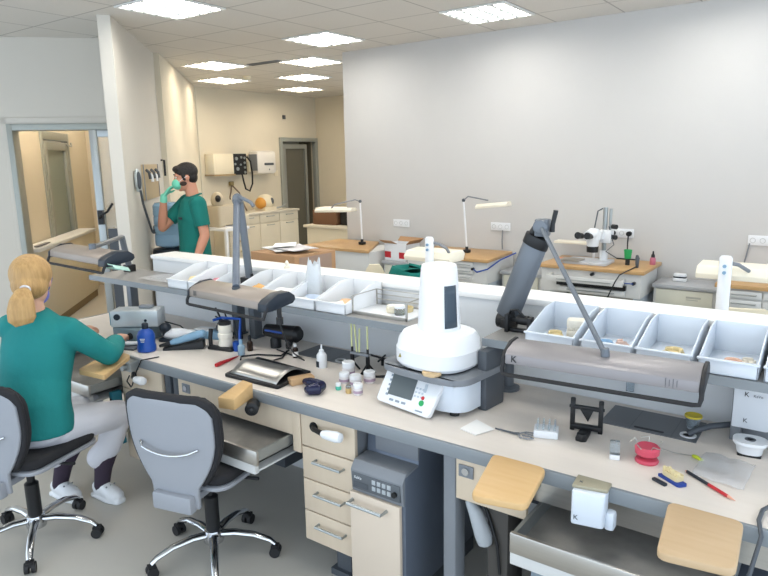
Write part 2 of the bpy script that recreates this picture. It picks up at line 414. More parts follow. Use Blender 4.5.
# shelf
o = (-1.9, 2.4, 1.05)
t = thing('bench_shelf', 'long grey shelf above the worktop carrying white bins', 'shelf', o)
w = MB(o); w.box(-4.04, -1.505, 2.275, 2.592, 1.055, 1.083); w.build('shelf_board', SHELF, t); w = MB(o); w.box(-1.155, .38, 2.275, 2.592, 1.055, 1.083); w.build('shelf_board', SHELF, t)
w = MB(o); w.box(-4.04, -1.505, 2.268, 2.275, 1.052, 1.084); w.box(-1.155, .38, 2.268, 2.275, 1.052, 1.084); w.build('front_edge', EDGE, t)
w = MB(o); w.cyl((-1.145, 2.50, Z), (-1.145, 2.50, 1.055), .026); w.lathe([(.052, Z), (.052, Z + .012), (.03, Z + .018)], (-1.145, 2.50, 0)); w.build('post', ARMG, t)
for x in (-2.865, -2.725):
    w = MB(o); w.box(x - .024, x + .024, 2.47, 2.53, Z, 1.055); w.box(x - .035, x + .035, 2.46, 2.54, Z, Z + .01); w.build('post', ARMG, t, bevel=.008)
w = MB(o); w.cyl((.2, 2.5, Z), (.2, 2.5, 1.055), .026); w.build('post', ARMG, t)
w = MB(o); w.box(-3.95, -3.90, 2.47, 2.53, Z, 1.055); w.build('post', ARMG, t, bevel=.008)

# ---------------- drawer units
def handle(w, xc, y, z, L=.14, r=.005):
    w.tube([(xc - L / 2, y, z), (xc - L / 2, y - .03, z), (xc + L / 2, y - .03, z), (xc + L / 2, y, z)], r, 8)
def drawer_unit(x0, x1, tops, label, handled, loc_y=YF + .01, foot=True):
    o = ((x0 + x1) / 2, loc_y, 0)
    t = thing('drawer_unit', label, 'drawer unit', o)
    w = MB(o); w.box(x0 + .003, x1 - .003, loc_y + .02, 2.42, tops[-1], tops[0]); w.build('carcass', GREY, t)
    for i in range(len(tops) - 1):
        w = MB(o); w.box(x0, x1, loc_y, loc_y + .02, tops[i + 1] + .003, tops[i] - .003); d = w.build('drawer', BEIGE, t, bevel=.002)
        if i in handled:
            w = MB(o); zc = tops[i] - .05 if True else 0; handle(w, (x0 + x1) / 2 + .01, loc_y + .002, zc, .15, .006); w.build('handle', ALU, d)
    if foot:
        w = MB(o); w.box((x0 + x1) / 2 - .02, (x0 + x1) / 2 + .06, loc_y + .06, loc_y + .14, 0, tops[-1]); w.box((x0 + x1) / 2 - .04, (x0 + x1) / 2 + .08, loc_y + .04, 2.4, 0, .03); w.build('foot', DGREY, t)
    return t, o
ta, oa = drawer_unit(-3.145, -2.785, [.752, .60, .51, .36, .19], 'beige drawer unit beside the seated woman, partly behind the nearer chair', (2, 3))
tb, ob = drawer_unit(-1.815, -1.525, [.752, .60, .45, .30, .155], 'beige four-drawer unit under the middle of the bench', (1, 2, 3))
# key lock and holes
for (tt, oo, x, z) in ((tb, ob, -1.74, .70), (ta, oa, -3.02, .69)):
    w = MB(oo); w.lathe([(.022, 0), (.022, .004), (.014, .004), (.014, .001)], (x, YF + .008, z), M=frame((1, 0, 0), (0, 0, 1))); w.build('hose_outlet', BLACK, tt)
# handpieces parked in the outlets
def handpiece(x, z, dx, dz, label, mtip):
    o = (x, YF - .01, z)
    t = thing('handpiece', label, 'handpiece', o, group=None)
    w = MB(o); w.tube([(x, YF + .003, z), (x + dx * .18, YF - .02, z + dz * .2), (x + dx * .45, YF - .035, z + dz * .45)], [.011, .010, .012]); w.build('hose_grip', BLACK, t)
    w = MB(o); w.tube([(x + dx * .45, YF - .035, z + dz * .45), (x + dx * .52, YF - .037, z + dz * .52), (x + dx * .85, YF - .04, z + dz * .85), (x + dx * .97, YF - .04, z + dz * .97), (x + dx, YF - .04, z + dz)], [.014, .019, .023, .019, .006], 14); w.build('sleeve', WHITEP, t)
handpiece(-1.74, .70, .19, .015, 'white and black handpiece plugged into the middle drawer unit', WHITEP)
handpiece(-3.02, .69, .16, .01, 'white and black handpiece hanging on the left drawer unit', WHITEP)
tag(MB((-3.03, YF - .03, .72)).tube([(-2.86, 1.94, .806), (-2.90, 1.86, .802), (-2.93, 1.845, .74), (-2.97, 1.84, .66), (-3.0, 1.85, .64), (-3.05, 1.86, .66), (-3.04, 1.872, .69)], .0035, 8).build('cable', BLACK), 'thin black cable running from bench edge to the left handpiece', 'cable')
# teal rack hanging left of unit A
o = (-3.17, 1.86, .27)
t = thing('hanging_rack', 'teal plastic rack with black holes hanging beside the left drawer unit', 'rack', o)
w = MB(o); w.box(-3.19, -3.155, 1.83, 1.89, .27, .58); w.build('rack_body', TEALP, t, bevel=.006)
for k in range(5):
    w = MB(o); w.box(-3.18, -3.165, 1.8275, 1.831, .36 + k * .042, .378 + k * .042); w.build('slot', BLACK, t)
w = MB(o); w.cyl((-3.172, 1.83, .31), (-3.172, 1.80, .31), .022); w.build('knob', BLACK, t)
# socket panels
def socket_panel(x0, x1, z0, z1, sx, label):
    o = ((x0 + x1) / 2, YF + .015, z1)
    t = thing('socket_panel', label, 'panel', o)
    w = MB(o); w.box(x0, x1, YF + .015, YF + .035, z0, z1); w.build('board', BEIGE, t, bevel=.002)
    w = MB(o); w.box(sx, sx + .06, YF + .009, YF + .015, z1 - .075, z1 - .028); s = w.build('socket', GREY, t, bevel=.003)
    w = MB(o); w.lathe([(.014, 0), (.014, .003), (.008, .003)], (sx + .03, YF + .006, z1 - .05), M=frame((1, 0, 0), (0, 0, 1))); w.build('port', CHROME, s)
socket_panel(-2.655, -1.87, .63, .752, -2.62, 'beige front panel with grey socket behind the nearer chair')
socket_panel(-1.062, -.79, .585, .752, -1.05, 'beige front panel with grey socket left of the wooden hand rest')
w = MB((-1.845, YF + .01, .60)); w.box(-1.868, -1.822, YF + .01, YF + .03, .56, .752); tag(w.build('filler_strip', BEIGE, bevel=.002), 'narrow beige filler strip left of the four-drawer unit', 'panel')
# steel collecting trays
def pan(x0, x1, y0, y1, z, label, inner, h=.05):
    o = ((x0 + x1) / 2, y0, z)
    t = thing('collecting_tray', label, 'tray', o)
    w = MB(o); w.box(x0, x1, y0, y1, z, z + .006); w.build('tray_bottom', inner, t)
    w = MB(o); w.box(x0, x0 + .012, y0, y1, z, z + h); w.box(x1 - .012, x1, y0, y1, z, z + h); w.box(x0, x1, y1 - .01, y1, z, z + h); w.build('rim', ALU, t)
    w = MB(o); w.box(x0 - .004, x1 + .004, y0 - .014, y0 + .001, z - .012, z + h + .004); w.build('front', STEEL, t, bevel=.004)
    w = MB(o); w.box(x0 - .01, x1 - .03, y0 + .005, y0 + .03, z - .065, z - .014); w.box(x0 - .01, x1 - .03, y0 + .03, y1, z - .06, z - .05); w.build('lower_drawer', DESKW, t, bevel=.003)
    return t
pan(-2.62, -1.885, 1.70, 2.3, .575, 'open steel collecting tray under the bench behind the nearer chair', DUST)
pan(-.77, -.16, 1.74, 2.3, .575, 'open steel collecting tray dusted white, at the near right of the bench', DUST, .055)
pan(-3.95, -3.17, 1.72, 2.3, .60, 'open metal collecting tray under the arms of the seated woman', DUST)
w = MB((-.4, 1.95, .7)); w.box(-.785, .30, 1.945, 1.955, .64, .758)
tag(w.build('metal_panel', STEEL), 'brushed steel strip under the bench edge above the right collecting tray', 'panel')
# dark box under tray 1
tag(MB((-2.25, 2.35, .25)).box(-2.38, -2.24, 2.2, 2.45, .24, .44).build('junction_box', DGREY, bevel=.004), 'dark grey box beneath the steel tray behind the nearer chair', 'box')
# lower unit right
o = (-.4, 1.95, 0)
t = thing('base_cabinet', 'grey-blue base cabinet under the right collecting tray', 'cabinet', o)
w = MB(o); w.box(-.79, .3, 1.97, 2.45, .08, .50); w.build('carcass', BLUEG, t, bevel=.003)
for x0, x1 in ((-.79, -.36), (-.353, .0), (.006, .3)):
    w = MB(o); w.box(x0, x1, 1.95, 1.97, .10, .50); w.build('door', mat('blue_grey_door', '#7d8a93', .5), t, bevel=.003)
w = MB(o); w.box(-.79, .3, 2.0, 2.4, 0, .08); w.build('plinth', DGREY, t)
tag(MB((-.92, 1.98, 0)).box(-.965, -.885, 1.96, 2.10, 0, .585).build('support_post', mat('dark_brown_grey', '#46433f', .6), bevel=.003), 'dark brown support post under the left wooden hand rest', 'post')
# handpiece hanging under the bench
o = (-1.0, 1.95, .58)
t = thing('handpiece', 'pale grey handpiece hanging under the socket panel at right', 'handpiece', o)
w = MB(o); w.tube([(-1.03, 1.93, .57), (-1.0, 1.93, .53), (-.97, 1.94, .44), (-.965, 1.94, .41), (-.962, 1.94, .40)], [.014, .026, .034, .026, .01], 14); w.build('sleeve', mat('pale_grey_plastic', '#a9aeb2', .45), t)
w = MB(o); w.tube([(-1.03, 1.93, .57), (-.99, 1.96, .58), (-.95, 1.95, .50), (-.92, 1.945, .42), (-.91, 1.95, .3)], .006); w.build('hose', BLACK, t)

# extraction unit
o = (-1.39, 1.84, 0)
t = thing('extraction_unit', 'grey dust extraction unit with keypad and beige door under the bench', 'extraction unit', o)
w = MB(o)
w.prism([(1.86, .09), (2.5, .09), (2.5, .735), (1.97, .735), (1.965, .70), (1.955, .625), (1.86, .615)], -1.515, -1.262)
w.build('housing', BLUEG, t, bevel=.006)
w = MB(o); w.prism([(1.853, .50), (1.87, .50), (1.96, .632), (1.87, .628), (1.845, .595)], -1.513, -1.264); w.build('console', GREY, t, bevel=.003)
w = MB(o); w.box(-1.47, -1.264, 1.955, 1.975, .645, .728); w.build('upper_front', GREY, t, bevel=.004)
w = MB(o); w.box(-1.505, -1.275, 1.842, 1.856, .518, .585); cp = w.build('keypad_panel', mat('keypad_grey', '#565b60', .35), t, bevel=.002)
for r in range(2):
    for c in range(4):
        w = MB(o); x = -1.405 + c * .024; z = .533 + r * .026; w.box(x, x + .017, 1.839, 1.843, z, z + .018); w.build('key', mat('key_grey', '#a6acb0', .5), cp, bevel=.001)
w = MB(o); w.box(-1.495, -1.425, 1.840, 1.843, .528, .55); w.build('display', DGREY, cp)
w = MB(o); w.cyl((-1.297, 1.842, .548), (-1.297, 1.832, .548), .011); w.build('rotary_knob', BLACK, cp)
text(cp, 'KaVo', (-1.475 - o[0], 1.8415 - o[1], .567), .016, FRONT, WHITEP)
w = MB(o); w.box(-1.515, -1.275, 1.838, 1.858, .09, .50); d = w.build('door', mat('beige_door_laminate', '#cfc0ae', .5, var=.02), t, bevel=.003)
w = MB(o); w.tube([(-1.50, 1.838, .468), (-1.50, 1.80, .468), (-1.335, 1.80, .468), (-1.335, 1.838, .468)], .007, 8); w.build('handle', ALU, d)
w = MB(o); w.box(-1.49, -1.28, 1.9, 2.45, 0, .09); w.build('plinth', DGREY, t)

# bench hand rests
def handrest(poly, z, label, m, knob=True):
    cx = sum(p[0] for p in poly) / len(poly); o = (cx, YF - .02, z)
    t = thing('hand_rest', label, 'hand rest', o, group=None)
    w = MB(o); w.slab(poly, z, z + .024); w.build('wooden_pad', m, t, bevel=.006, seg=3)
    if knob:
        w = MB(o); w.box(cx - .02, cx + .05, YF - .06, YF - .013, z - .05, z); w.cyl((cx, YF - .045, z - .03), (cx, YF - .08, z - .03), .018)
        w.build('clamp', ALU, t)
    return t
def rnd(poly, r=.03, n=5):
    out = []
    k = len(poly)
    for i in range(k):
        p = V(poly[i]); a = (V(poly[i - 1]) - p).normalized(); b = (V(poly[(i + 1) % k]) - p).normalized()
        for j in range(n + 1):
            s = j / n; q = p + a * r * (1 - s) ** 2 + b * r * s ** 2; out.append((q.x, q.y))
    return out
handrest(rnd([(-.902, 1.865), (-.835, 1.575), (-.672, 1.612), (-.712, 1.865)]), .79, 'golden beech hand rest projecting from the bench, left of the dust nozzle', PINW)
handrest(rnd([(-.343, 1.865), (-.312, 1.585), (-.135, 1.612), (-.149, 1.865)]), .79, 'pale beech hand rest projecting from the bench at the bottom right', PINL)
handrest(rnd([(-3.16, 1.865), (-3.0, 1.575), (-2.80, 1.595), (-3.0, 1.865)], .02), .79, 'beech hand rest under the forearm of the seated woman', PINW)
o = (-2.07, 1.82, .80)
t = thing('bench_pin', 'short wedge-shaped beech bench pin with black knob on the bench edge', 'bench pin', o)
w = MB(o); w.add([(-2.15, 1.875, .765), (-2.08, 1.87, .765), (-2.035, 1.72, .765), (-2.115, 1.70, .765), (-2.15, 1.875, .835), (-2.08, 1.87, .835), (-2.035, 1.72, .815), (-2.115, 1.70, .815)], [(0, 3, 2, 1), (4, 5, 6, 7), (0, 1, 5, 4), (1, 2, 6, 5), (2, 3, 7, 6), (3, 0, 4, 7)])
w.build('wood_block', PINW, t, bevel=.004)
w = MB(o); w.cyl((-2.02, 1.80, .745), (-2.06, 1.85, .745), .03); w.cyl((-2.02, 1.80, .745), (-2.01, 1.79, .745), .012); w.cyl((-2.06, 1.85, .745), (-2.07, 1.868, .745), .015); w.build('knob', BLACK, t, bevel=.004)

# dust nozzle at the edge
o = (-.565, 1.84, Z)
t = thing('dust_nozzle', 'white suction nozzle box with beige top flap hooked on the bench edge', 'nozzle', o)
w = MB(o)
w.slab(rnd([(-.612, 1.868), (-.604, 1.790), (-.508, 1.808), (-.512, 1.868)], .012), .69, .80); w.build('nozzle_body', COOLW, t, bevel=.006)
w = MB(o); w.box(-.515, -.484, 1.83, 1.868, .678, .738); w.build('side_duct', COOLW, t, bevel=.01)
w = MB(o); w.slab([(-.616, 1.885), (-.609, 1.81), (-.506, 1.830), (-.510, 1.885)], .80, .811); w.build('top_flap', mat('khaki_plastic', '#9c957f', .45), t, bevel=.003)
text(t, 'K', (-.588 - o[0], 1.7915 - o[1], .715 - Z), .022, frame((1, .19, 0), (0, 0, 1)), DGREY)
text(t, 'K', (-.59 - o[0], 1.84 - o[1], .8115 - Z), .018, frame((1, .1, 0), (0, 1, 0)), DGREY)

# ================================================================== BENCH LAMPS
def lamp_head(t, o, A, B, z, capw, m, tilt=0.):
    A = V((*A, z)); B = V((*B, z)); L = (B - A).length; ux = (B - A).normalized(); uy = V((-ux.y, ux.x, 0))
    fr = lambda p: A + ux * p.x + uy * p.y + V((0, 0, p.z))
    prof = [(.012, .036), (.016, .070), (.032, .083), (.09, .096), (.14, .097), (.172, .086), (.176, .066), (.16, .052), (.055, .036)]
    w = MB(o); w.prism(prof, .012, L - capw, fr); body = w.build('lamp_housing', m, t, bevel=.003)
    big = [(y + (-.006 if y < .1 else .006), zz + (.005 if zz > .09 else -.006)) for y, zz in prof]
    for a, b in ((0, .012), (L - capw, L)):
        w = MB(o); w.prism(big, a, b, fr); w.build('end_cap', NAVY if capw > .03 else RUBBER, t, bevel=.003)
    w = MB(o); w.tube([fr(V((.006, .02, .05))), fr(V((.006, .004, .02))), fr(V((.010, .0, .003))), fr(V((.03, 0, 0))), fr(V((L - .03, 0, 0))), fr(V((L - .010, 0, .003))), fr(V((L - .006, .004, .02))), fr(V((L - .006, .02, .05)))], .0075, 10)
    w.build('grab_rail', RUBBER, t)
    w = MB(o); w.prism([(.055, .031), (.158, .045), (.158, .049), (.055, .034)], .02, L - capw - .005, fr); w.build('diffuser', WHITEP, t)
    return fr, L, ux, uy
# lamp C (right)
o = (-1.15, 2.50, 1.083)
t = thing('bench_lamp', 'grey bench lamp on a thick slanted arm at the right station', 'lamp', o, group=None)
fr, L, ux, uy = lamp_head(t, o, (-.951, 2.009), (-.303, 2.059), 1.046, .014, LAMPC)
text(t, 'K', V(fr(V((.045, .0125, .055)))) - V(o), .034, frame(ux, (0, .16, 1)), BLACK, 'logo')
w = MB(o); c = V(fr(V((L - .09, .0125, .051))))
for k in range(4): w.obox(c + ux * (k * .011 - .02) + V((0, 0, .004)), (.0015, .001, .03 - (k % 2) * .008), M=frame(ux, (0, -1, 0)))
w.build('logo', DGREY, t)
P0 = V((-1.15, 2.49, 1.13)); P1 = V((-1.01, 2.46, 1.475))
w = MB(o); d = (P1 - P0).normalized(); M = frame(d.cross(V((0, 1, 0))) * -1, d); 
w.tube([P0, P1], [(.026, .053), (.026, .053)], 20, side=(0, 1, 0)); w.build('lower_arm', ARMG, t, bevel=.003)
w = MB(o); w.tube([P1 - d * .035, P1 + d * .012], [(.030, .056), (.030, .054)], 20, side=(0, 1, 0)); w.tube([P1 + d * .01 + V((-.03, 0, 0)), P1 + d * .05 + V((-.026, 0, 0))], [.018, .014], 12)
w.build('arm_collar', BLACK, t, bevel=.004)
w = MB(o); w.obox(P1 + V((.02, 0, .045)), (.055, .05, .07), rz=.1); w.cyl(P1 + V((.02, -.035, .05)), P1 + V((.02, .035, .05)), .03); w.build('pivot', ARMG, t, bevel=.006)
w = MB(o); w.tube([P1 + V((.06, 0, .03)), P1 + V((.062, 0, .06)), P1 + V((.073, 0, .115))], [.011, .009, .010]); w.build('lever', BLACK, t)
w = MB(o); w.tube([P1 + V((.03, -.03, .045)), (-.62, 2.115, 1.148)], .0095, 10); w.tube([(-.62, 2.115, 1.165), (-.617, 2.115, 1.138)], .015); w.build('upper_rod', ARMG, t)
w = MB(o); w.cyl((-1.19, 2.49, 1.11), (-1.11, 2.49, 1.11), .032); w.cyl((-1.15, 2.49, 1.083), (-1.15, 2.49, 1.12), .035)
w.box(-1.12, -1.105, 2.40, 2.50, 1.085, 1.16); w.box(-1.03, -1.015, 2.42, 2.46, 1.09, 1.15); w.box(-1.12, -1.015, 2.43, 2.45, 1.125, 1.142); w.cyl((-1.08, 2.44, 1.135), (-1.03, 2.44, 1.135), .02)
w.tube([(-1.12, 2.44, 1.14), (-1.10, 2.42, 1.175), (-1.07, 2.42, 1.18), (-1.045, 2.43, 1.15)], .006); w.box(-1.12, -1.04, 2.42, 2.45, 1.085, 1.098)
w.build('base_clamp', BLACK, t, bevel=.003)
# lamp B (middle)
o = (-2.77, 2.50, 1.083)
t = thing('bench_lamp', 'beige-grey bench lamp with dark end cap on folded twin arms at the middle station', 'lamp', o)
fr, L, ux, uy = lamp_head(t, o, (-2.56, 1.91), (-1.985, 1.875), 1.132, .055, LAMPG)
w = MB(o); c = V(fr(V((.05, .0125, .055))))
for k in range(3): w.obox(c + ux * (k * .009), (.002, .001, .028), M=frame(ux, (0, -1, 0)))
w.build('logo', DGREY, t)
P0 = V((-2.75, 2.50, 1.11)); P1 = V((-2.74, 2.45, 1.585)); 
w = MB(o); w.tube([P0, P1], [(.02, .024), (.02, .022)], 14, side=(0, 1, 0)); w.build('lower_arm', ARMG, t)
w = MB(o); e = V((-2.27, 1.975, 1.232)); w.tube([P1 + V((.03, -.05, 0)), e], [.017, .017], 12); w.build('upper_arm', BLUEG, t)
w = MB(o); w.tube([P1 + V((-.02, 0, .0)), P1 + V((.04, -.05, .02))], .028, 12); w.tube([P1 + V((.04, -.04, .03)), P1 + V((.13, -.04, .0)), P1 + V((.15, -.04, -.02))], .010); w.build('pivot', ARMG, t)
w = MB(o); w.box(-2.80, -2.74, 2.47, 2.53, 1.083, 1.15); w.tube([(-2.75, 2.45, 1.11), (-2.69, 2.43, 1.11), (-2.66, 2.43, 1.135), (-2.655, 2.43, 1.19)], .009); w.build('base_clamp', BLACK, t, bevel=.004)
w = MB(o); w.tube([e, e + V((0, 0, -.05))], .02); w.build('head_joint', DGREY, t)
w = MB(o); q = V(fr(V((L - .02, .10, .06)))); w.tube([q, q + V((0, 0, -.09))], .011); w.tube([q + V((0, 0, -.07)), q + V((0, 0, -.10))], .016); w.build('hanging_switch', BLACK, t)
Q = q + V((0, 0, -.10))
# lamp A (left)
o = (-3.93, 2.50, 1.083)
t = thing('bench_lamp', 'beige-grey bench lamp hanging in front of the seated woman, leftmost of the three', 'lamp', o)
fr, L, ux, uy = lamp_head(t, o, (-3.79, 1.885), (-3.13, 1.84), 1.24, .07, LAMPG)
w = MB(o); P1 = V((-3.86, 2.42, 1.33)); w.tube([(-3.93, 2.50, 1.10), P1], .02, 12); w.build('lower_arm', ARMG, t)
w = MB(o); w.tube([P1, (-3.42, 1.96, 1.345)], .014, 12); w.tube([(-3.42, 1.96, 1.365), (-3.42, 1.96, 1.33)], .02); w.build('upper_arm', ARMG, t)
w = MB(o); w.box(-3.96, -3.90, 2.47, 2.53, 1.083, 1.13); w.build('base_clamp', BLACK, t, bevel=.004)
AE = V(fr(V((L - .05, .12, .03))))
def crumple(c, r, h, m, name, label, cat, seed=1, sc=1.):
    rr = random.Random(seed); c = V(c); w = MB(c)
    def fn(u, v):
        a = 2 * PI * u; q = v; rad = r * (1 - q * .75) * (1 + .22 * math.sin(3 * a + seed) + .12 * math.sin(7 * a + 2 * seed + 3 * q))
        return c + V((rad * math.cos(a) * sc, rad * math.sin(a), h * q ** .8 * (1 + .12 * math.sin(5 * a + seed))))
    w.grid(fn, 40, 9)
    return tag(w.build(name, m, solid=.002, smooth=60), label, cat)
w = MB(AE)
w.grid(lambda u, v: AE + V((.06 + .10 * (u - .5) - .02 * v, -.05 + .10 * (v - .5), -.005 + .05 * (1 - (2 * u - 1) ** 2) * .5 - .03 * v + .006 * math.sin(9 * u))), 12, 8)
tag(w.build('face_mask', mat('pale_mint_mask', '#b4d8ca', .8), solid=.003), 'pale mint face mask draped over the end of the left lamp', 'face mask')
# cable from switch to the black dryer
w = MB(Q); w.tube([Q, Q + V((.01, .02, -.08)), V((-2.08, 2.14, .90)), V((-2.12, 2.25, .83)), V((-2.25, 2.33, .806)), V((-2.42, 2.36, .81))], .0035, 8)
tag(w.build('cable', BLACK), 'black cable hanging from the middle lamp down to the worktop', 'cable')

# ================================================================== SHELF BINS
def bin_mesh(o, x0, x1, m, parent=None):
    """wide white storage bin, low front, high back"""
    w = MB(o); y0, y1 = 2.278, 2.575; z0 = 1.0835; T = .005
    f, b = 1.135, 1.20
    def wall(x, dx):
        return w.add([(x, y0, z0), (x, y1, z0), (x, y1, b), (x, y1 - .10, b - .004), (x, y0, f), (x + dx, y0, z0), (x + dx, y1, z0), (x + dx, y1, b), (x + dx, y1 - .10, b - .004), (x + dx, y0, f)],
                     [(0, 1, 2, 3, 4), (9, 8, 7, 6, 5), (0, 5, 6, 1), (1, 6, 7, 2), (2, 7, 8, 3), (3, 8, 9, 4), (4, 9, 5, 0)])
    wall(x0, T); wall(x1 - T, T)
    w.box(x0, x1, y0, y0 + T, z0, f); w.box(x0, x1, y1 - T, y1, z0, b); w.box(x0, x1, y0, y1, z0, z0 + T)
    w.box(x0 - .004, x1 + .004, y0 - .006, y0 + .008, f - .004, f + .003)
    return w.build('storage_bin', m, parent, bevel=.0015)
rb = [(-.975, -.785, 'white storage bin holding yellow and white plaster models, right of the slanted lamp arm'),
      (-.757, -.577, 'white storage bin crossed by the thin lamp rod'),
      (-.562, -.382, 'white storage bin holding a cream plaster model, left of the pink one'),
      (-.361, -.185, 'white storage bin holding pinkish plaster pieces, second from the right edge'),
      (-.168, .02, 'white storage bin cut by the right edge of the photo')]
for x0, x1, l in rb: tag(bin_mesh(((x0 + x1) / 2, 2.43, 1.0835), x0, x1, COOLW), l, 'storage bin', 'white bins on the right half of the shelf')
lb = [(-3.21, -3.03, 'white storage bin on the shelf, leftmost, left of the middle lamp'), (-3.02, -2.84, 'white storage bin with coloured scraps behind the left of the middle lamp'),
      (-2.64, -2.46, 'white storage bin behind the middle lamp housing'), (-2.45, -2.27, 'white storage bin behind the dark end of the middle lamp, holding a plastic bag'),
      (-2.255, -2.065, 'white storage bin with blue-white sachets, centre left of the shelf'), (-2.055, -1.872, 'white storage bin with peach pieces, left of the wire rack')]
for x0, x1, l in lb: tag(bin_mesh(((x0 + x1) / 2, 2.43, 1.0835), x0, x1, WHITEP), l, 'storage bin', 'white bins on the left half of the shelf')

def arch(c, r, h, m, name, label, cat, rz=0., group=None, base=None, sq=1.):
    """dental plaster arch: horseshoe with teeth bumps on a base"""
    c = V(c); w = MB(c); n = 14; R = Matrix.Rotation(rz, 3, 'Z')
    outer = [(r * math.cos(a), r * 1.15 * sq * math.sin(a)) for a in [PI * i / n for i in range(n + 1)]]
    poly = [(x, y) for x, y in outer] + [(-r, -r * .45), (r, -r * .45)]
    w.slab([(x, y) for x, y in poly], 0, h * .6, c, rz)
    for i in range(n + 1):
        a = PI * i / n; p = c + R @ V((r * .78 * math.cos(a), r * .9 * sq * math.sin(a), h * .62)); w.ell(p, (r * .16, r * .16, h * .42), n=8, m=6)
    return tag(w.build(name, m, bevel=0, smooth=50), label, cat, group)
B0 = 1.0885
arch((-.90, 2.40, B0), .030, .03, PLASTER, 'dental_model', 'yellow dental model lying in the bin by the lamp arm', 'dental model', .5)
arch((-.85, 2.36, B0), .026, .02, STONE, 'dental_model', 'low beige dental model at the front of the bin by the lamp arm', 'dental model', 2.)
o = (-.84, 2.47, B0)
t = thing('dental_model', 'tall white plaster model pair standing in the bin by the lamp arm', 'dental model', o)
for k, z in enumerate((0, .042)):
    w = MB(o); w.slab(rnd([(-.038, -.03), (.038, -.03), (.034, .03), (-.034, .03)], .015), B0 + z, B0 + z + .03, (o[0], o[1], 0), .3); w.build('base', PLASW, t, bevel=.003)
w = MB(o)
for k in range(8): w.ell(V(o) + Matrix.Rotation(.3, 3, 'Z') @ V((-.03 + k * .0085, -.024, .036)), (.006, .006, .009), n=8, m=6)
w.build('teeth', PLASW, t)
arch((-.70, 2.40, B0), .028, .022, mat('pale_blue_silicone', '#9fc0dc', .5), 'dental_model', 'pale blue impression in the bin crossed by the lamp rod', 'dental model', .8)
arch((-.64, 2.42, B0), .026, .028, mat('pinkish_plaster', '#d9bdb0', .8), 'dental_model', 'pinkish plaster piece in the bin crossed by the lamp rod', 'dental model', 2.2)
arch((-.46, 2.38, B0), .036, .034, PLASTER, 'dental_model', 'cream plaster arch lying in the third bin from the slanted arm', 'dental model', -.5)
arch((-.27, 2.38, B0), .03, .026, mat('peach_plaster', '#e0bba6', .8), 'dental_model', 'peach plaster arch in the bin near the right edge', 'dental model', .3)
arch((-.225, 2.43, B0), .024, .022, PLASW, 'dental_model', 'small white plaster arch beside the peach one, near the right edge', 'dental model', 1.3)
arch((-.12, 2.40, B0), .03, .02, mat('pale_blue_silicone', '#9fc0dc', .5), 'dental_model', 'pale blue impression in the bin cut by the right edge', 'dental model', 1.3)
# sachets and bits in left bins
def sachet(c, sx, sy, rz, m, label, name='sachet', lift=.02, cat='sachet', rx=.3, group=None):
    c = V(c); w = MB(c); R = Matrix.Rotation(rz, 3, 'Z') @ Matrix.Rotation(rx, 3, 'X')
    def fn(s):
        return lambda u, v: c + V((0, 0, lift)) + R @ V(((u - .5) * sx, (v - .5) * sy, s * .006 * math.sin(PI * u) * math.sin(PI * v) + .002 * math.sin(9 * u + 5 * v)))
    w.grid(fn(1), 9, 9); w.grid(fn(-1), 9, 9)
    return tag(w.build(name, m, smooth=80), label, cat, group)
sachet((-2.17, 2.40, B0), .12, .09, .4, mat('bluish_foil', '#c5d4e8', .3), 'bluish white sachet lying in the centre-left bin')
sachet((-2.20, 2.34, B0), .10, .06, -.5, WHITEP, 'plain white sachet at the front of the centre-left bin')
sachet((-1.96, 2.41, B0), .11, .08, .2, mat('peach_foil', '#e6bd95', .5), 'peach sachet lying in the bin left of the wire rack')
sachet((-1.99, 2.35, B0), .09, .06, 1., PAPER, 'white slip at the front of the bin left of the wire rack')
sachet((-2.36, 2.36, B0), .11, .08, .1, PAPER, 'white card with pink print by the dark end of the middle lamp', lift=.045)
sachet((-2.93, 2.42, B0), .10, .08, .3, mat('pink_foil', '#d58c98', .5), 'pink sachet in the bin left of the middle lamp', lift=.035)
sachet((-2.89, 2.38, B0), .08, .06, 1., mat('lilac_foil', '#8a86c4', .5), 'lilac sachet beside the pink one, left of the middle lamp', lift=.035)
sachet((-2.55, 2.40, B0), .10, .08, 2., mat('orange_foil', '#d8a65e', .5), 'orange-beige sachet behind the middle lamp', lift=.04)
sachet((-3.12, 2.42, B0), .10, .08, .7, PLASTER, 'cream piece in the leftmost shelf bin', lift=.03)
sachet((-3.42, 2.42, 1.085), .30, .20, .0, FILM, 'clear plastic sheet lying on the shelf left of the bins', lift=.012, rx=.0, name='plastic_sheet', cat='plastic')
# plastic bag rising from bin
c = V((-2.25, 2.47, B0))
w = MB(c)
w.grid(lambda u, v: c + V((.055 * math.cos(2 * PI * u) * (1.1 - .5 * v + .12 * math.sin(9 * u)) + .02 * v, .04 * math.sin(2 * PI * u) * (1 - .4 * v), .20 * v * (1 + .07 * math.sin(4 * PI * u) + .05 * math.sin(14 * PI * u)))), 30, 9)
tag(w.build('plastic_bag', mat('frosty_film', '#e8ecef', .25, alpha=.6, bump=.9, bscale=20), solid=.0015, smooth=80), 'crumpled clear plastic bag sticking up from a shelf bin', 'bag')
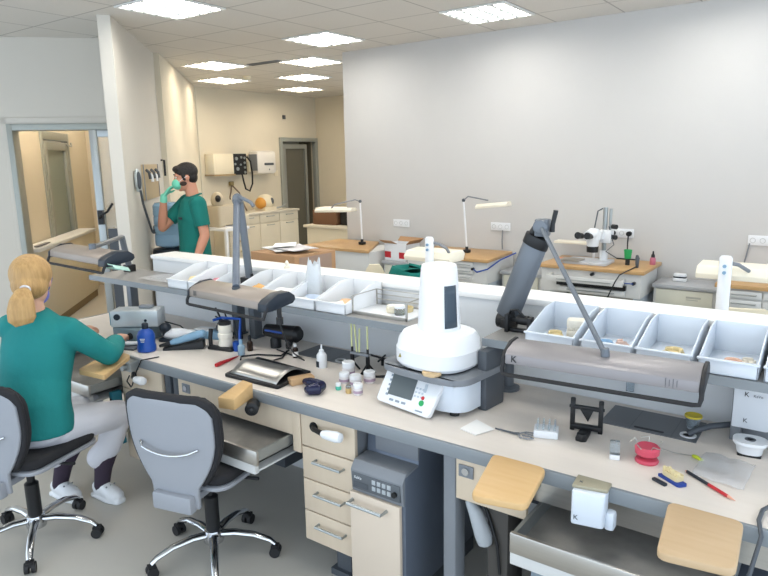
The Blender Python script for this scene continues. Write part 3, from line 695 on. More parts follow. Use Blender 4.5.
# shallow grey/white divider tabs on the cap
# wire rack with jars
o = (-1.72, 2.43, 1.083)
t = thing('display_rack', 'low white rack with metal uprights holding small pots on the shelf', 'rack', o)
w = MB(o); w.box(-1.875, -1.56, 2.33, 2.53, 1.0835, 1.092); w.build('base_plate', WHITEP, t, bevel=.002)
for x in (-1.872, -1.563):
    for y in (2.333, 2.527): w = MB(o); w.box(x - .004, x + .004, y - .004, y + .004, 1.0835, 1.17); w.build('upright', STEEL, t)
w = MB(o); w.box(-1.875, -1.56, 2.329, 2.334, 1.0835, 1.098); w.build('front_rail', STEEL, t)
w = MB(o)
for z in (1.12, 1.145, 1.168): w.tube([(-1.872, 2.527, z), (-1.563, 2.527, z)], .0025, 6)
w.tube([(-1.872, 2.333, 1.168), (-1.872, 2.527, 1.168)], .0025, 6); w.tube([(-1.563, 2.333, 1.168), (-1.563, 2.527, 1.168)], .0025, 6)
w.build('rails', STEEL, t)
def pot(c, r, h, mb, mc, label, name='jar', cat='jar', group=None, lidh=.3, n=20, cap_r=None):
    c = V(c); t = thing(name, label, cat, c, group=group); hb = h * (1 - lidh); cr = cap_r or r * .92
    w = MB(); w.lathe([(r * .9, 0), (r, .004), (r, hb - .004), (r * .85, hb)], n=n); w.build('body', mb, t)
    w = MB(); w.lathe([(cr, hb), (cr, h - .003), (cr * .9, h)], n=n); w.build('lid', mc, t)
    return t
pot((-1.70, 2.42, 1.092), .030, .035, CREAM, PLASW, 'small cream pot at the left in the shelf rack', lidh=.2)
pot((-1.645, 2.40, 1.092), .026, .045, CLEAR, WHITEP, 'small clear pot with white lid at the right in the shelf rack', lidh=.3)
tag(MB((-1.665, 2.47, 1.092)).lathe([(.04, 0), (.042, .02), (.036, .02), (.034, .006)], (-1.665, 2.47, 1.092)).build('dish', PLASTER), 'shallow yellowish dish behind the pots in the shelf rack', 'dish')
# tiny figure piece near twin arm
tag(MB((-2.62, 2.5, 1.194)).lathe([(.018, 0), (.016, .008), (.006, .014), (.012, .03), (.004, .045)], (-2.60, 2.65, 1.194)).build('plaster_die', PLASW), 'tiny white plaster die on the divider cap beside the middle lamp arm', 'dental model')

# ================================================================== THINGS ON THE WORKTOP (left to right)
# silver micromotor box on dark control unit
o = (-3.28, 2.10, Z)
t = thing('control_unit', 'grey control unit under the silver box beside the blue bottle', 'control unit', o, .15)
w = MB(); w.box(-.10, .10, -.09, .10, .004, .085); w.build('housing', mat('grey_blue_housing', '#6e7f86', .45), t, bevel=.006)
w = MB(); w.lathe([(.02, 0), (.018, .012)], (.04, -.09, .045), M=frame((1, 0, 0), (0, 0, 1))); w.build('dial', BLACK, t)
o2 = (-3.27, 2.11, Z + .086)
t = thing('motor_box', 'silver-white instrument box with teal front stacked beside the blue bottle', 'instrument', o2, .62)
w = MB(); w.box(-.14, .13, -.065, .065, .002, .095); w.build('housing', mat('silver_housing', '#bcc3c6', .35, metal=.3), t, bevel=.006)
w = MB(); w.box(-.146, -.139, -.058, .058, .012, .088); w.build('face', TEALP, t, bevel=.002)
w = MB(); w.lathe([(.018, 0), (.018, .006), (.01, .007)], (-.10, -.065, .062), M=frame((1, 0, 0), (0, 0, 1))); w.build('knob', NAVY, t); w = MB(); w.lathe([(.008, 0), (.007, .006)], (.06, -.065, .04), M=frame((1, 0, 0), (0, 0, 1))); w.build('knob', NAVY, t)
w = MB(); w.slab(rnd([(-.04, -.025), (.04, -.025), (.04, .025), (-.04, .025)], .015), .096, .112, (.04, .02, 0)); w.build('carry_grip', GREY, t, bevel=.005)
tag(MB((-3.15, 2.2, Z)).tube([(-3.16, 2.2, .90), (-3.10, 2.26, .87), (-3.08, 2.30, .82), (-3.12, 2.32, .806)], .004, 8).build('cable', BLACK), 'short black cable behind the silver instrument box', 'cable')
# dark tray with tools near woman's hand
o = (-3.17, 1.965, Z)
t = thing('instrument_tray', 'small dark tray with white tools beside the hand of the woman', 'tray', o, .3)
w = MB(); w.box(-.09, .07, -.05, .05, 0, .014); w.build('tray_base', DGREY, t, bevel=.004)
w = MB(); w.tube([(-.05, -.02, .025), (.06, .02, .025)], .011); w.tube([(-.03, .025, .02), (.05, .035, .02)], .008); w.build('tool', WHITEP, t)
# blue bottle
o = (-3.03, 1.985, Z)
t = thing('burner_bottle', 'squat blue plastic bottle with black neck on the worktop', 'bottle', o)
w = MB(); w.lathe([(.045, 0), (.05, .006), (.05, .03), (.046, .04), (.047, .09), (.036, .112), (.016, .125), (.014, .13)]); w.build('body', BLUEP, t)
w = MB(); w.lathe([(.017, .126), (.017, .152), (.012, .156)]); w.build('cap', NAVY, t)
w = MB()
for k in range(3): w.obox((.026, -.0405, .078 - k * .008), (.026 - k * .004, .003, .003), rz=.55)
w.build('printed_mark', WHITEP, t)
# white dock with blue part
o = (-3.06, 2.22, Z)
t = thing('casting_tool', 'white desk instrument with dark blue ball on a black base, right of the silver box', 'instrument', o, .55)
w = MB(); w.slab(rnd([(-.11, -.055), (.11, -.045), (.11, .045), (-.11, .055)], .03), 0, .014); w.build('base', NAVY, t, bevel=.004)
w = MB(); w.ell((-.01, 0, .035), (.095, .042, .035)); w.ell((.06, 0, .032), (.05, .035, .03)); w.build('body', WHITEP, t)
w = MB(); w.ell((-.075, -.01, .075), (.034, .03, .03)); w.cyl((-.075, -.01, .03), (-.075, -.01, .06), .02); w.build('ball_joint', NAVY, t)
# light blue device
o = (-2.95, 2.36, Z)
t = thing('wax_heater', 'light blue flat instrument at the back of the worktop behind the handpiece rest', 'instrument', o, .25)
w = MB(); w.box(-.11, .10, -.05, .06, 0, .045); w.build('housing', LBLUE, t, bevel=.008)
w = MB(); w.slab(rnd([(-.09, -.04), (.02, -.04), (.02, .03), (-.09, .03)], .01), .045, .052); w.build('cover', WHITEP, t)
w = MB(); w.cyl((.06, 0, .045), (.06, 0, .075), .02); w.build('dial', DGREY, t)
w = MB((-2.93, 2.47, Z)); w.tube([(-2.95, 2.42, .85), (-2.96, 2.44, .90), (-3.02, 2.46, .945)], .006); w.tube([(-2.95, 2.42, .85), (-2.93, 2.43, .89), (-3.0, 2.44, .90)], .005); w.cyl((-2.95, 2.43, Z), (-2.95, 2.43, .87), .018)
tag(w.build('gooseneck_tool', BLACK), 'black bent tool standing behind the light blue instrument', 'tool')
for k, (x, y, dx) in enumerate(((-2.80, 2.42, -.03), (-2.775, 2.43, .0), (-2.82, 2.40, -.05))):
    w = MB((x, y, Z)); w.cyl((x, y, Z), (x, y, Z + .04), .01); w.tube([(x, y, Z + .03), (x + dx, y, Z + .15)], [.006, .004], 8)
    tag(w.build('hand_tool', [DGREY, BLACK, BROWNG][k]), ['dark grey hand tool standing upright behind the blue articulator', 'black hand tool standing upright behind the blue articulator', 'brown hand tool leaning left behind the blue articulator'][k], 'hand tool', 'hand tools standing behind the articulator')
# handpiece rest black with blue handpiece
o = (-2.885, 2.13, Z)
t = thing('handpiece_rest', 'black wedge rest with light blue handpiece, its cable running to the bench edge', 'handpiece rest', o, .75)
w = MB(); w.add([(-.12, -.03, 0), (.10, -.04, 0), (.10, .04, 0), (-.12, .03, 0), (-.12, -.02, .012), (.10, -.035, .045), (.10, .035, .045), (-.12, .02, .012)], [(0, 3, 2, 1), (4, 5, 6, 7), (0, 1, 5, 4), (1, 2, 6, 5), (2, 3, 7, 6), (3, 0, 4, 7)]); w.build('rest', BLACK, t, bevel=.004)
w = MB(); w.tube([(-.08, 0, .035), (-.06, 0, .04), (.05, 0, .07), (.10, 0, .082), (.11, 0, .085)], [.012, .018, .023, .02, .01], 14); w.build('handpiece', LBLUE, t)
w = MB(); w.tube([(-.14, 0, .02), (-.08, 0, .035)], [.008, .013]); w.build('nose', BLACK, t)
# blue articulator with plaster
o = (-2.70, 2.27, Z)
t = thing('articulator', 'blue and black articulator clasping a white plaster model', 'articulator', o, .15)
w = MB(); w.tube([(-.10, -.02, .10), (-.10, -.03, .05), (-.08, -.05, .012), (.0, -.06, .008), (.07, -.05, .01)], [(.012, .012)] * 5, 10); w.slab(rnd([(-.09, -.08), (.08, -.07), (.08, -.02), (-.07, -.03)], .02), 0, .014); w.build('lower_frame', BLACK, t, bevel=.003)
w = MB(); w.tube([(-.06, .03, .155), (.0, .0, .165), (.07, .03, .16), (.085, .0, .10), (.085, -.01, .01)], .008); w.tube([(-.06, .03, .155), (-.08, -.02, .15)], .008); w.cyl((.085, -.03, 0), (.085, -.03, .05), .022); w.build('upper_frame', BLUEP, t)
w = MB(); w.lathe([(.036, .014), (.04, .02), (.036, .06), (.04, .065), (.04, .085), (.034, .09), (.038, .11), (.036, .135)], (0, -.02, 0)); w.build('plaster_model', PLASW, t)
w = MB(); w.lathe([(.034, .135), (.034, .15), (.02, .158)], (0, -.02, 0)); w.build('mount_plate', BLACK, t)
# small bottles
def bottle(c, r, h, mb, mc, label, neck=.35, capc=.16, group=None):
    t = thing('bottle', label, 'bottle', c, group=group); hb = h * (1 - capc); s = h * (1 - capc - .16)
    w = MB(); w.lathe([(r * .92, 0), (r, .003), (r, s), (r * .5, hb * .93), (r * .45, hb)]); w.build('body', mb, t)
    w = MB(); w.lathe([(r * .55, hb), (r * .55, h - .002), (r * .4, h)]); w.build('cap', mc, t)
    return t
bottle((-2.53, 2.21, Z), .018, .085, mat('light_blue_clear', '#b6d3e4', .2, trans=.4), LBLUE, 'small pale blue bottle in front of the articulator', capc=.25)
bottle((-2.55, 2.29, Z), .016, .085, BROWNG, BLACK, 'small black bottle with white label right of the pale blue one', capc=.3)
w = MB((-2.55, 2.29, Z)); w.lathe([(.0165, .012), (.0165, .045)], (-2.55, 2.29, Z)); 
bb = bottle((-2.255, 2.33, Z), .015, .075, BROWNG, WHITEP, 'small brown glass bottle with white cap at the back of the worktop', capc=.2)
w = MB(); w.lathe([(.0153, .01), (.0153, .035)]); w.build('label_band', PAPER, bb)
sq = thing('squeeze_bottle', 'white squeeze bottle with thin nozzle on the worktop', 'bottle', (-2.035, 2.285, Z))
w = MB(); w.lathe([(.024, 0), (.025, .004), (.025, .062), (.018, .074), (.012, .078)]); w.build('body', WHITEP, sq)
w = MB(); w.lathe([(.013, .078), (.013, .088), (.005, .094), (.003, .118)]); w.build('nozzle', WHITEP, sq)
w = MB(); w.obox((-.006, -.025, .02), (.018, .002, .03)); w.build('label_patch', NAVY, sq)
# red pen
o = (-2.50, 2.09, Z)
t = thing('pen', 'red pen lying in front of the small bottles', 'pen', o, 1.75)
w = MB(); w.tube([(-.09, 0, .009), (-.06, 0, .009), (.02, 0, .007), (.07, 0, .006)], [.010, .011, .007, .004]); w.build('barrel', REDP, t)
w = MB(); w.tube([(.07, 0, .006), (.095, 0, .006)], [.004, .001]); w.build('tip', REDP, t)
# black dryer
o = (-2.42, 2.42, Z)
t = thing('hand_dryer', 'black handheld dryer lying at the back of the worktop below the middle lamp', 'dryer', o, .1)
w = MB(); w.tube([(-.13, 0, .09), (-.12, 0, .09), (.03, 0, .09), (.09, 0, .09), (.11, 0, .09)], [.022, .034, .042, .045, .03], 18); w.build('barrel', BLACK, t)
w = MB(); w.tube([(.04, 0, .07), (.045, -.02, .03), (.05, -.03, .014)], [.022, .018, .014], 12); w.build('grip', RUBBER, t)
w = MB(); w.tube([(-.10, -.036, .10), (.02, -.044, .10)], .006, 8); w.build('blue_stripe', BLUEP, t)
w = MB(); w.lathe([(.03, 0), (.03, .045), (.02, .06)], (-.06, .0, 0)); w.build('stand', BLACK, t)
tag(MB((-2.3, 2.3, Z)).tube([(-2.36, 2.39, .808), (-2.33, 2.30, .806), (-2.45, 2.25, .805), (-2.50, 2.18, .805), (-2.46, 2.14, .805)], .0045, 8).build('cable', BLACK), 'looping black cable on the worktop below the dryer', 'cable')
tag(MB((-2.3, 2.3, Z)).tube([(-2.355, 2.37, .809), (-2.30, 2.28, .806), (-2.29, 2.21, .812)], .0045, 8).build('cable', BLACK), 'black cable from the dryer to the black pad', 'cable')
# recessed flaps
def flap(x0, x1, y0, y1, ringc, label, slot=None):
    o = ((x0 + x1) / 2, (y0 + y1) / 2, Z)
    t = thing('bench_flap', label, 'flap', o)
    w = MB(o); w.box(x0, x1, y0, y1, Z, Z + .003); w.build('plate', mat('flap_grey', '#696c70', .4, metal=.3), t)
    w = MB(o); w.box(x0 + .32 * (x1 - x0), x0 + .325 * (x1 - x0), y0, y1, Z + .003, Z + .0035); w.build('seam', DGREY, t); w = MB(o); w.box(x0 + .75 * (x1 - x0), x0 + .755 * (x1 - x0), y0, y1, Z + .003, Z + .0035); w.build('seam', DGREY, t)
    w = MB(o); w.lathe([(.028, .003), (.028, .006), (.018, .006), (.018, .003)], (*ringc, Z)); w.build('ring', WHITEP, t)
    if slot:
        w = MB(o); w.slab(rnd([(slot[0], slot[1]), (slot[2], slot[1]), (slot[2], slot[1] + .012), (slot[0], slot[1] + .012)], .005), Z + .003, Z + .0045); w.build('slot', BLACK, t)
flap(-2.30, -1.99, 2.375, 2.565, (-2.02, 2.41), 'dark grey flap plate with white ring set in the worktop, left one')
flap(-.695, -.358, 2.35, 2.555, (-.393, 2.40), 'dark grey flap plate with black slot and hose ring, right one', (-.575, 2.37, -.47))
# black pad with bent steel sheet
o = (-2.18, 2.06, Z)
t = thing('cutting_pad', 'black pad carrying a curved shiny steel plate near the bench edge', 'pad', o)
w = MB(o); w.slab(rnd([(-2.335, 1.925), (-1.99, 1.935), (-2.01, 2.18), (-2.40, 2.205)], .012), Z, Z + .016); w.build('base_pad', BLACK, t, bevel=.004)
w = MB(o)
w.grid(lambda u, v: V((-2.31 + .30 * u - .04 * v + .015 * u * v, 1.945 + .21 * v, Z + .018 + .032 * math.sin(PI * v) ** .8)), 10, 12); w.build('steel_plate', STEEL, t, solid=.003, smooth=60)
# wood block on worktop
tag(MB((-1.965, 2.06, Z)).obox((-1.965, 2.06, Z + .016), (.055, .115, .032), rz=-.45).build('wood_block', mat('worn_wood', '#bd9a72', .7, var=.12, scale=12, bump=.3), bevel=.006), 'small worn wooden block right of the black pad', 'wood block')
# navy bean pad
o = (-1.84, 2.01, Z)
w = MB(o)
w.tube([(-1.93, 2.04, Z + .022), (-1.89, 2.035, Z + .024), (-1.85, 2.03, Z + .026), (-1.81, 2.02, Z + .027), (-1.80, 1.985, Z + .026), (-1.83, 1.965, Z + .024), (-1.85, 1.96, Z + .022)], [.012, .022, .024, .026, .028, .024, .012], 14)
tag(w.build('wrist_cushion', mat('navy_vinyl', '#15183a', .25), voxel=.004, relax=4), 'curved glossy navy cushion near the front edge of the worktop', 'cushion')
# teal jar + white jars
pot((-1.765, 2.085, Z), .013, .032, mat('teal_liquid', '#57bfa5', .3), WHITEP, 'tiny jar with teal contents and white lid, left of the white jars', lidh=.45, group='jars by the stick stand')
jl = [(-1.835, 2.245, .030, .075, 'tall white jar with broad lid at the back of the jar cluster'), (-1.80, 2.17, .024, .05, 'white jar left in the cluster in front of the stick stand'),
      (-1.735, 2.17, .027, .05, 'white jar with purple label in the middle of the cluster'), (-1.705, 2.235, .027, .055, 'white jar at the back right of the cluster'),
      (-1.655, 2.085, .021, .05, 'white jar with purple label nearest the bench edge')]
for x, y, r, h, l in jl:
    j = pot((x, y, Z), r, h, mat('milky_jar', '#dcd9da', .3), WHITEP, l, group='jars by the stick stand', lidh=.35, cap_r=r * 1.0)
    w = MB(); w.lathe([(r * 1.01, h * .18), (r * 1.01, h * .42)]); w.build('label_band', mat('mauve_label', '#a894a6', .6), j)
pot((-1.70, 2.075, Z), .013, .035, mat('amber_resin', '#d8b878', .3, trans=.3), CLEAR, 'tiny amber glass jar beside the nearest white jar', group='jars by the stick stand')
# stick stand
o = (-1.83, 2.33, Z)
t = thing('stick_stand', 'dark stand holding upright pale yellow sticks', 'stand', o)
w = MB(); w.box(-.055, .055, -.012, .012, .085, .097); w.build('top_bar', GREY, t, bevel=.002)
for x in (-.048, .045):
    w = MB(); w.tube([(x, 0, .12), (x, 0, .02)], .006, 8); w.tube([(x, 0, .05), (x - .02, -.03, .0)], .005, 8); w.tube([(x, 0, .05), (x + .02, .03, .0)], .005, 8); w.obox((x, 0, .05), (.014, .014, .09)); w.build('leg', BLACK, t)
tag(t, 'dark stand holding upright pale yellow sticks', 'stand')
for k, (x, dx, h) in enumerate(((-.05, 0, .17), (-.02, -.012, .175), (-.005, .004, .14), (.045, 0, .20))):
    w = MB((o[0] + x, o[1], Z + .095)); w.tube([(o[0] + x, o[1], Z + .098), (o[0] + x + dx, o[1], Z + .11 + h * .75)], .0042, 8)
    tag(w.build('wax_stick', mat('pale_yellow_stick', '#d9dba0', .5)), ['pale yellow stick at the left of the dark stand', 'leaning pale yellow stick, second in the dark stand', 'short pale yellow stick, third in the dark stand', 'tallest pale yellow stick at the right of the dark stand'][k], 'stick', 'sticks in the dark stand')
# cross tool + cable left of furnace
w = MB((-1.78, 2.42, Z)); w.tube([(-1.90, 2.50, .83), (-1.70, 2.44, .84)], [(.006, .004)] * 2); w.tube([(-1.82, 2.52, .835), (-1.79, 2.42, .835)], .005); w.cyl((-1.80, 2.47, Z), (-1.80, 2.47, .835), .008)
tag(w.build('cross_tool', BLACK), 'small black cross-shaped tool on the worktop left of the furnace', 'tool')
tag(MB((-1.7, 2.3, Z)).tube([(-1.80, 2.30, .806), (-1.72, 2.30, .806), (-1.66, 2.33, .81), (-1.62, 2.38, .83), (-1.60, 2.45, .84)], .006, 8).build('cable', BLACK), 'black cable beside the furnace base', 'cable')

# ---------------- porcelain furnace
FO = V((-1.315, 2.20, Z)); FR = -.11
t = thing('porcelain_furnace', 'large white porcelain furnace with tapered tower, grey base and control panel', 'furnace', FO, FR)
def dshape(w2, d0, d1, r):   # front rounded plan
    return rnd([(-w2, d1), (-w2, d0 + .04), (-w2 * .55, d0), (w2 * .55, d0), (w2, d0 + .04), (w2, d1)], r, 5)
w = MB(); w.slab(dshape(.185, -.12, .20, .05), .02, .145); w.build('lower_body', COOLW, t, bevel=.006)
w = MB(); w.slab(dshape(.215, -.165, .20, .06), .145, .17); w.build('base_plate', GREY, t, bevel=.006)
w = MB(); w.box(.165, .21, .03, .17, .0, .25); w.build('rear_column', DGREY, t, bevel=.01)
for x, y in ((-.13, -.07), (.13, -.07), (-.15, .17), (.16, .17)):
    w = MB(); w.cyl((x, y, 0), (x, y, .022), .02); w.build('foot', BLACK, t)
w = MB()
def oval(cx, cy, a, b, z, n=28, sqv=2.6):
    out = []
    for i in range(n):
        q = 2 * PI * i / n; c_, s_ = math.cos(q), math.sin(q)
        out.append(V((cx + a * math.copysign(abs(c_) ** (2 / sqv), c_), cy + b * math.copysign(abs(s_) ** (2 / sqv), s_), z)))
    return out
def skinrings(w, rings):
    n = len(rings[0]); vs = [p for r in rings for p in r]; k = len(rings)
    f = [(i * n + j, i * n + (j + 1) % n, (i + 1) * n + (j + 1) % n, (i + 1) * n + j) for i in range(k - 1) for j in range(n)] + [tuple(range(n))[::-1], tuple(range((k - 1) * n, k * n))]
    return w.add(vs, f)
skinrings(w, [oval(.0, .0, .155, .148, .178), oval(.0, .0, .166, .158, .192), oval(.0, .0, .166, .158, .248), oval(.0, .0, .161, .153, .255), oval(.0, .0, .156, .148, .285), oval(.0, .0, .140, .132, .310), oval(.0, .0, .10, .10, .322)])
w.build('chamber_hood', WHITEP, t)
w = MB(); skinrings(w, [oval(0, 0, .148, .14, .168), oval(0, 0, .148, .14, .182)]); w.build('chamber_gap', BLACK, t)
w = MB(); w.lathe([(.087, .318), (.087, .33), (.079, .49), (.073, .567), (.069, .582), (.05, .588), (.03, .589)], (-.0, -.0, 0), 32); w.build('tower', WHITEP, t)
# dark strip on the tower's right side: curved patch
w = MB()
def strip(u, v):
    a = math.radians(-38 + 40 * u); z = .337 + .17 * v; r = .1035 - .068 * (z - .30)
    r = .087 - .008 * ((z - .33) / .16) + .0015
    return V((r * math.cos(a), r * math.sin(a), z))
w.grid(strip, 8, 6); w.build('dark_strip', mat('dark_slate_plastic', '#3d4a56', .35), t, solid=.002)
# control panel
n_ = V((-.05, -.80, .60)).normalized(); up_ = V((0, .6, .8)).normalized(); PM = frame((1, 0, 0), (0, .50, .86))
pc = V((-.045, -.150, .082)); PS = 1.24
w = MB(); poly = rnd([(-.145, -.070), (.135, -.082), (.155, .066), (-.135, .076)], .02)
nn = len(poly); vs = [pc + PM @ V((x, y, -.022)) for x, y in poly] + [pc + PM @ V((x * 1.0, y, .0)) for x, y in poly]
w.add(vs, [(i, (i + 1) % nn, nn + (i + 1) % nn, nn + i) for i in range(nn)] + [tuple(range(nn))[::-1], tuple(range(nn, 2 * nn))])
cpn = w.build('control_panel', WHITEP, t, bevel=.004)
w = MB(); w.obox(pc + PM @ V((-.03, .01, .001)), (.125, .088, .004), M=PM); w.build('screen', SCREEN, cpn)
for i in range(5):
    w = MB(); w.obox(pc + PM @ V((-.096, .045 - i * .02, .001)), (.012, .009, .004), M=PM); w.build('button', mat('key_blue_grey', '#8d98a3', .5), cpn)
for i in range(3):
    w = MB(); w.obox(pc + PM @ V((-.065 + i * .032, -.053, .001)), (.02, .009, .004), M=PM); w.build('button', mat('key_blue_grey', '#8d98a3', .5), cpn)
for i in range(9):
    w = MB(); w.obox(pc + PM @ V((.043 + (i % 3) * .016, -.0 + (i // 3) * .016 - .012, .001)), (.008, .007, .003), M=PM); w.build('button', mat('key_pale', '#b9c2ca', .5), cpn)
w = MB(); w.obox(pc + PM @ V((.083, .028, .001)), (.012, .034, .003), M=PM); w.build('slider', mat('key_pale', '#b9c2ca', .5), cpn)
w = MB(); w.lathe([(.008, 0), (.007, .003)], pc + PM @ V((.083, -.012, 0)), M=PM); w.build('stop_button', REDP, cpn)
w = MB(); w.lathe([(.012, 0), (.011, .003)], pc + PM @ V((.083, -.033, 0)), M=PM); w.build('start_button', GREENP, cpn)
for q_, z_ in ((.07, .056), (.082, -.066)):
    w = MB(); w.obox(pc + PM @ V((q_, z_, .001)), (.035, .006, .002), M=PM); w.build('printed_mark', mat('key_blue_grey', '#8d98a3'), cpn)
w = MB(); w.obox(V((-.04, -.11, .07)), (.2, .05, .06)); w.build('panel_neck', WHITEP, t, bevel=.01)
for k, x in enumerate((-.085, -.055)):
    w = MB(); fx = x; yy = -.148; w.add([(fx - .009, yy, .215), (fx + .009, yy, .215), (fx, yy, .232), (fx - .009, yy + .02, .215), (fx + .009, yy + .02, .215), (fx, yy + .02, .232)], [(0, 1, 2), (3, 5, 4), (0, 3, 4, 1), (1, 4, 5, 2), (2, 5, 3, 0)])
    w.build('warning_symbol', mat('warning_yellow', '#9a8f4a', .6), t)
# firing pad on the plate
pp = FO + Matrix.Rotation(FR, 3, 'Z') @ V((.075, -.150, .171))
w = MB(pp); 
w.slab([(.038 * math.cos(a) * (1 + .15 * math.sin(3 * a)), .026 * math.sin(a) * (1 + .1 * math.cos(5 * a))) for a in [2 * PI * i / 20 for i in range(20)]], 0, .014, pp, .2)
tag(w.build('firing_pad', STONE, bevel=.004), 'beige rough firing pad on the grey furnace plate', 'firing pad')

# ---------------- right worktop items
o = (-1.055, 2.04, Z)
tag(MB(o).add([(-1.105, 2.0, Z + .002), (-1.03, 1.98, Z + .002), (-.995, 2.065, Z + .003), (-1.09, 2.105, Z + .004), (-1.105, 2.0, Z + .006), (-1.03, 1.98, Z + .006), (-.995, 2.065, Z + .006), (-1.09, 2.105, Z + .008)], [(0, 3, 2, 1), (4, 5, 6, 7), (0, 1, 5, 4), (1, 2, 6, 5), (2, 3, 7, 6), (3, 0, 4, 7)]).build('paper_napkin', PAPER), 'folded white paper napkin right of the furnace', 'napkin')
o = (-.93, 2.07, Z)
t = thing('pliers', 'thin dark pliers with looped handles between napkin and white block', 'pliers', o)
w = MB(o); w.tube([(-.995, 2.072, Z + .006), (-.92, 2.07, Z + .006), (-.90, 2.075, Z + .006)], [.003, .004, .006], 8); w.build('jaws', DGREY, t)
for s in (-1, 1):
    w = MB(o); w.tube([(-.905, 2.075, Z + .006), (-.885, 2.075 + s * .028, Z + .006), (-.858, 2.078 + s * .030, Z + .006), (-.842, 2.08 + s * .016, Z + .006), (-.858, 2.08 + s * .008, Z + .006), (-.885, 2.078 + s * .012, Z + .006)], .0028, 8); w.build('handle', GREY, t)
o = (-.82, 2.13, Z)
t = thing('bur_block', 'white block with rows of small clear pins', 'holder', o, .32)
w = MB(); w.box(-.043, .043, -.035, .035, 0, .028); w.build('block', WHITEP, t, bevel=.004)
for i in range(4):
    for j in range(3):
        w = MB(); w.cyl((-.03 + i * .02, -.02 + j * .02, .028), (-.03 + i * .02, -.02 + j * .02, .055), .004, .003, 8); w.build('pin', CLEAR, t)
# black articulator
o = (-.71, 2.24, Z)
t = thing('articulator', 'small black metal articulator standing alone on the worktop', 'articulator', o, .15)
w = MB(); w.slab(rnd([(-.022, -.10), (.018, -.10), (.02, -.0), (-.02, .0)], .012), 0, .014); w.cyl((0, -.085, 0), (0, -.085, .028), .018); w.build('foot_plate', BLACK, t, bevel=.003)
w = MB(); w.box(-.055, .055, -.012, .012, .008, .026)
w.build('lower_bar', BLACK, t, bevel=.003)
for x in (-.05, .05):
    w = MB(); w.box(x - .008, x + .008, -.008, .008, 0, .115); w.cyl((x, 0, .11), (x, 0, .125), .009); w.build('upright', BLACK, t, bevel=.002)
w = MB(); w.box(-.05, .05, -.008, .008, .085, .098); w.cyl((-.062, 0, .092), (.062, 0, .092), .006); w.add([(-.024, -.006, .085), (.024, -.006, .085), (.006, -.006, .04), (-.024, .006, .085), (.024, .006, .085), (.006, .006, .04)], [(0, 1, 2), (3, 5, 4), (0, 3, 4, 1), (1, 4, 5, 2), (2, 5, 3, 0)]); w.build('upper_bar', BLACK, t, bevel=.001)
# clear acrylic
o = (-.56, 2.08, Z)
t = thing('acrylic_block', 'small clear block with white base left of the pink model', 'holder', o, .3)
w = MB(); w.box(-.016, .016, -.016, .016, 0, .018); w.build('base', WHITEP, t, bevel=.002)
w = MB(); w.box(-.016, .016, -.016, .016, .018, .06); w.build('clear_part', CLEAR, t, bevel=.003)
# pink denture model
o = (-.465, 2.115, Z)
t = thing('denture_model', 'pink acrylic denture model with thin wires', 'denture model', o, .1)
w = MB(); w.lathe([(.036, 0), (.038, .006), (.034, .012), (.014, .016)]); w.build('lower_plate', PINK, t)
w = MB(); w.lathe([(.012, .014), (.03, .024), (.038, .03), (.040, .05), (.034, .056), (.02, .05)]); w.build('upper_plate', PINK, t)
w = MB()
for k in range(5): a = .4 + k * 1.2; w.tube([(.03 * math.cos(a), .03 * math.sin(a), .05), (.045 * math.cos(a), .045 * math.sin(a), .07), (.055 * math.cos(a + .5), .055 * math.sin(a + .5), .062)], .0015, 6)
w.build('wire', STEEL, t)
tag(MB((-.40, 2.15, Z)).tube([(-.45, 2.18, Z + .03), (-.40, 2.21, Z + .01), (-.36, 2.23, Z + .004), (-.345, 2.235, Z + .004)], .0012, 6).build('fine_wire', STEEL), 'fine bent wire between pink model and green clip', 'wire')
# yellow rim glass
o = (-.392, 2.475, Z)
t = thing('glass_cup', 'clear cup with yellow rim standing on the flap plate', 'cup', o)
w = MB(); w.lathe([(.018, .004), (.02, .008), (.028, .05), (.027, .05), (.018, .01)]); w.build('cup_wall', CLEAR, t)
w = MB(); w.lathe([(.026, .046), (.031, .05), (.030, .056), (.024, .054), (.010, .05)]); w.build('yellow_rim', mat('yellow_wax', '#d6c23c', .6), t)
tag(MB((-.35, 2.42, Z)).tube([(-.393, 2.40, Z + .008), (-.375, 2.41, Z + .022), (-.33, 2.45, Z + .035), (-.26, 2.50, Z + .042), (-.20, 2.52, Z + .045)], .011, 12).build('suction_hose', DGREY), 'dark grey hose from the flap ring to the white appliance', 'hose')
# white wall appliance K
o = (-.19, 2.50, Z)
t = thing('handpiece_station', 'white appliance with rounded cutout under the shelf at the right edge', 'appliance', o)
w = MB(o)
prof = [(-.265, 0.045), (-.265, .215), (-.0, .215), (-.0, .185)]
a0 = V((-.05, 0, .10))
cut = [(-.05 + .05 * math.cos(a) - .0, .12 + .06 * math.sin(a)) for a in [PI * .5 + PI * .5 * i / 6 for i in range(7)]]
poly = [(-.265, .055), (-.265, .215), (.03, .215), (.03, .19), (-.03, .188)] + [(-.06 - .045 * math.sin(PI / 2 * i / 5), .188 - .06 + .06 * math.cos(PI / 2 * i / 5)) for i in range(6)] + [(-.107, .085), (-.13, .063), (-.16, .055)]
w.add([(x, 2.44, Z + z) for x, z in poly] + [(x, 2.58, Z + z) for x, z in poly], [(i, (i + 1) % len(poly), len(poly) + (i + 1) % len(poly), len(poly) + i) for i in range(len(poly))] + [tuple(range(len(poly))), tuple(range(len(poly), 2 * len(poly)))[::-1]])
w.build('housing', mat('appliance_white', '#d4d8dc', .4), t, bevel=.004)
w = MB(o); w.box(-.268, -.235, 2.45, 2.58, Z, Z + .22); w.box(-.268, .03, 2.55, 2.585, Z, Z + .05); w.box(-.235, -.15, 2.50, 2.56, Z, Z + .055); w.build('rear_frame', GREY, t, bevel=.003)
w = MB(o); w.box(-.27, .04, 2.43, 2.585, Z + .216, Z + .24); w.build('mount_plate', GREY, t, bevel=.003)
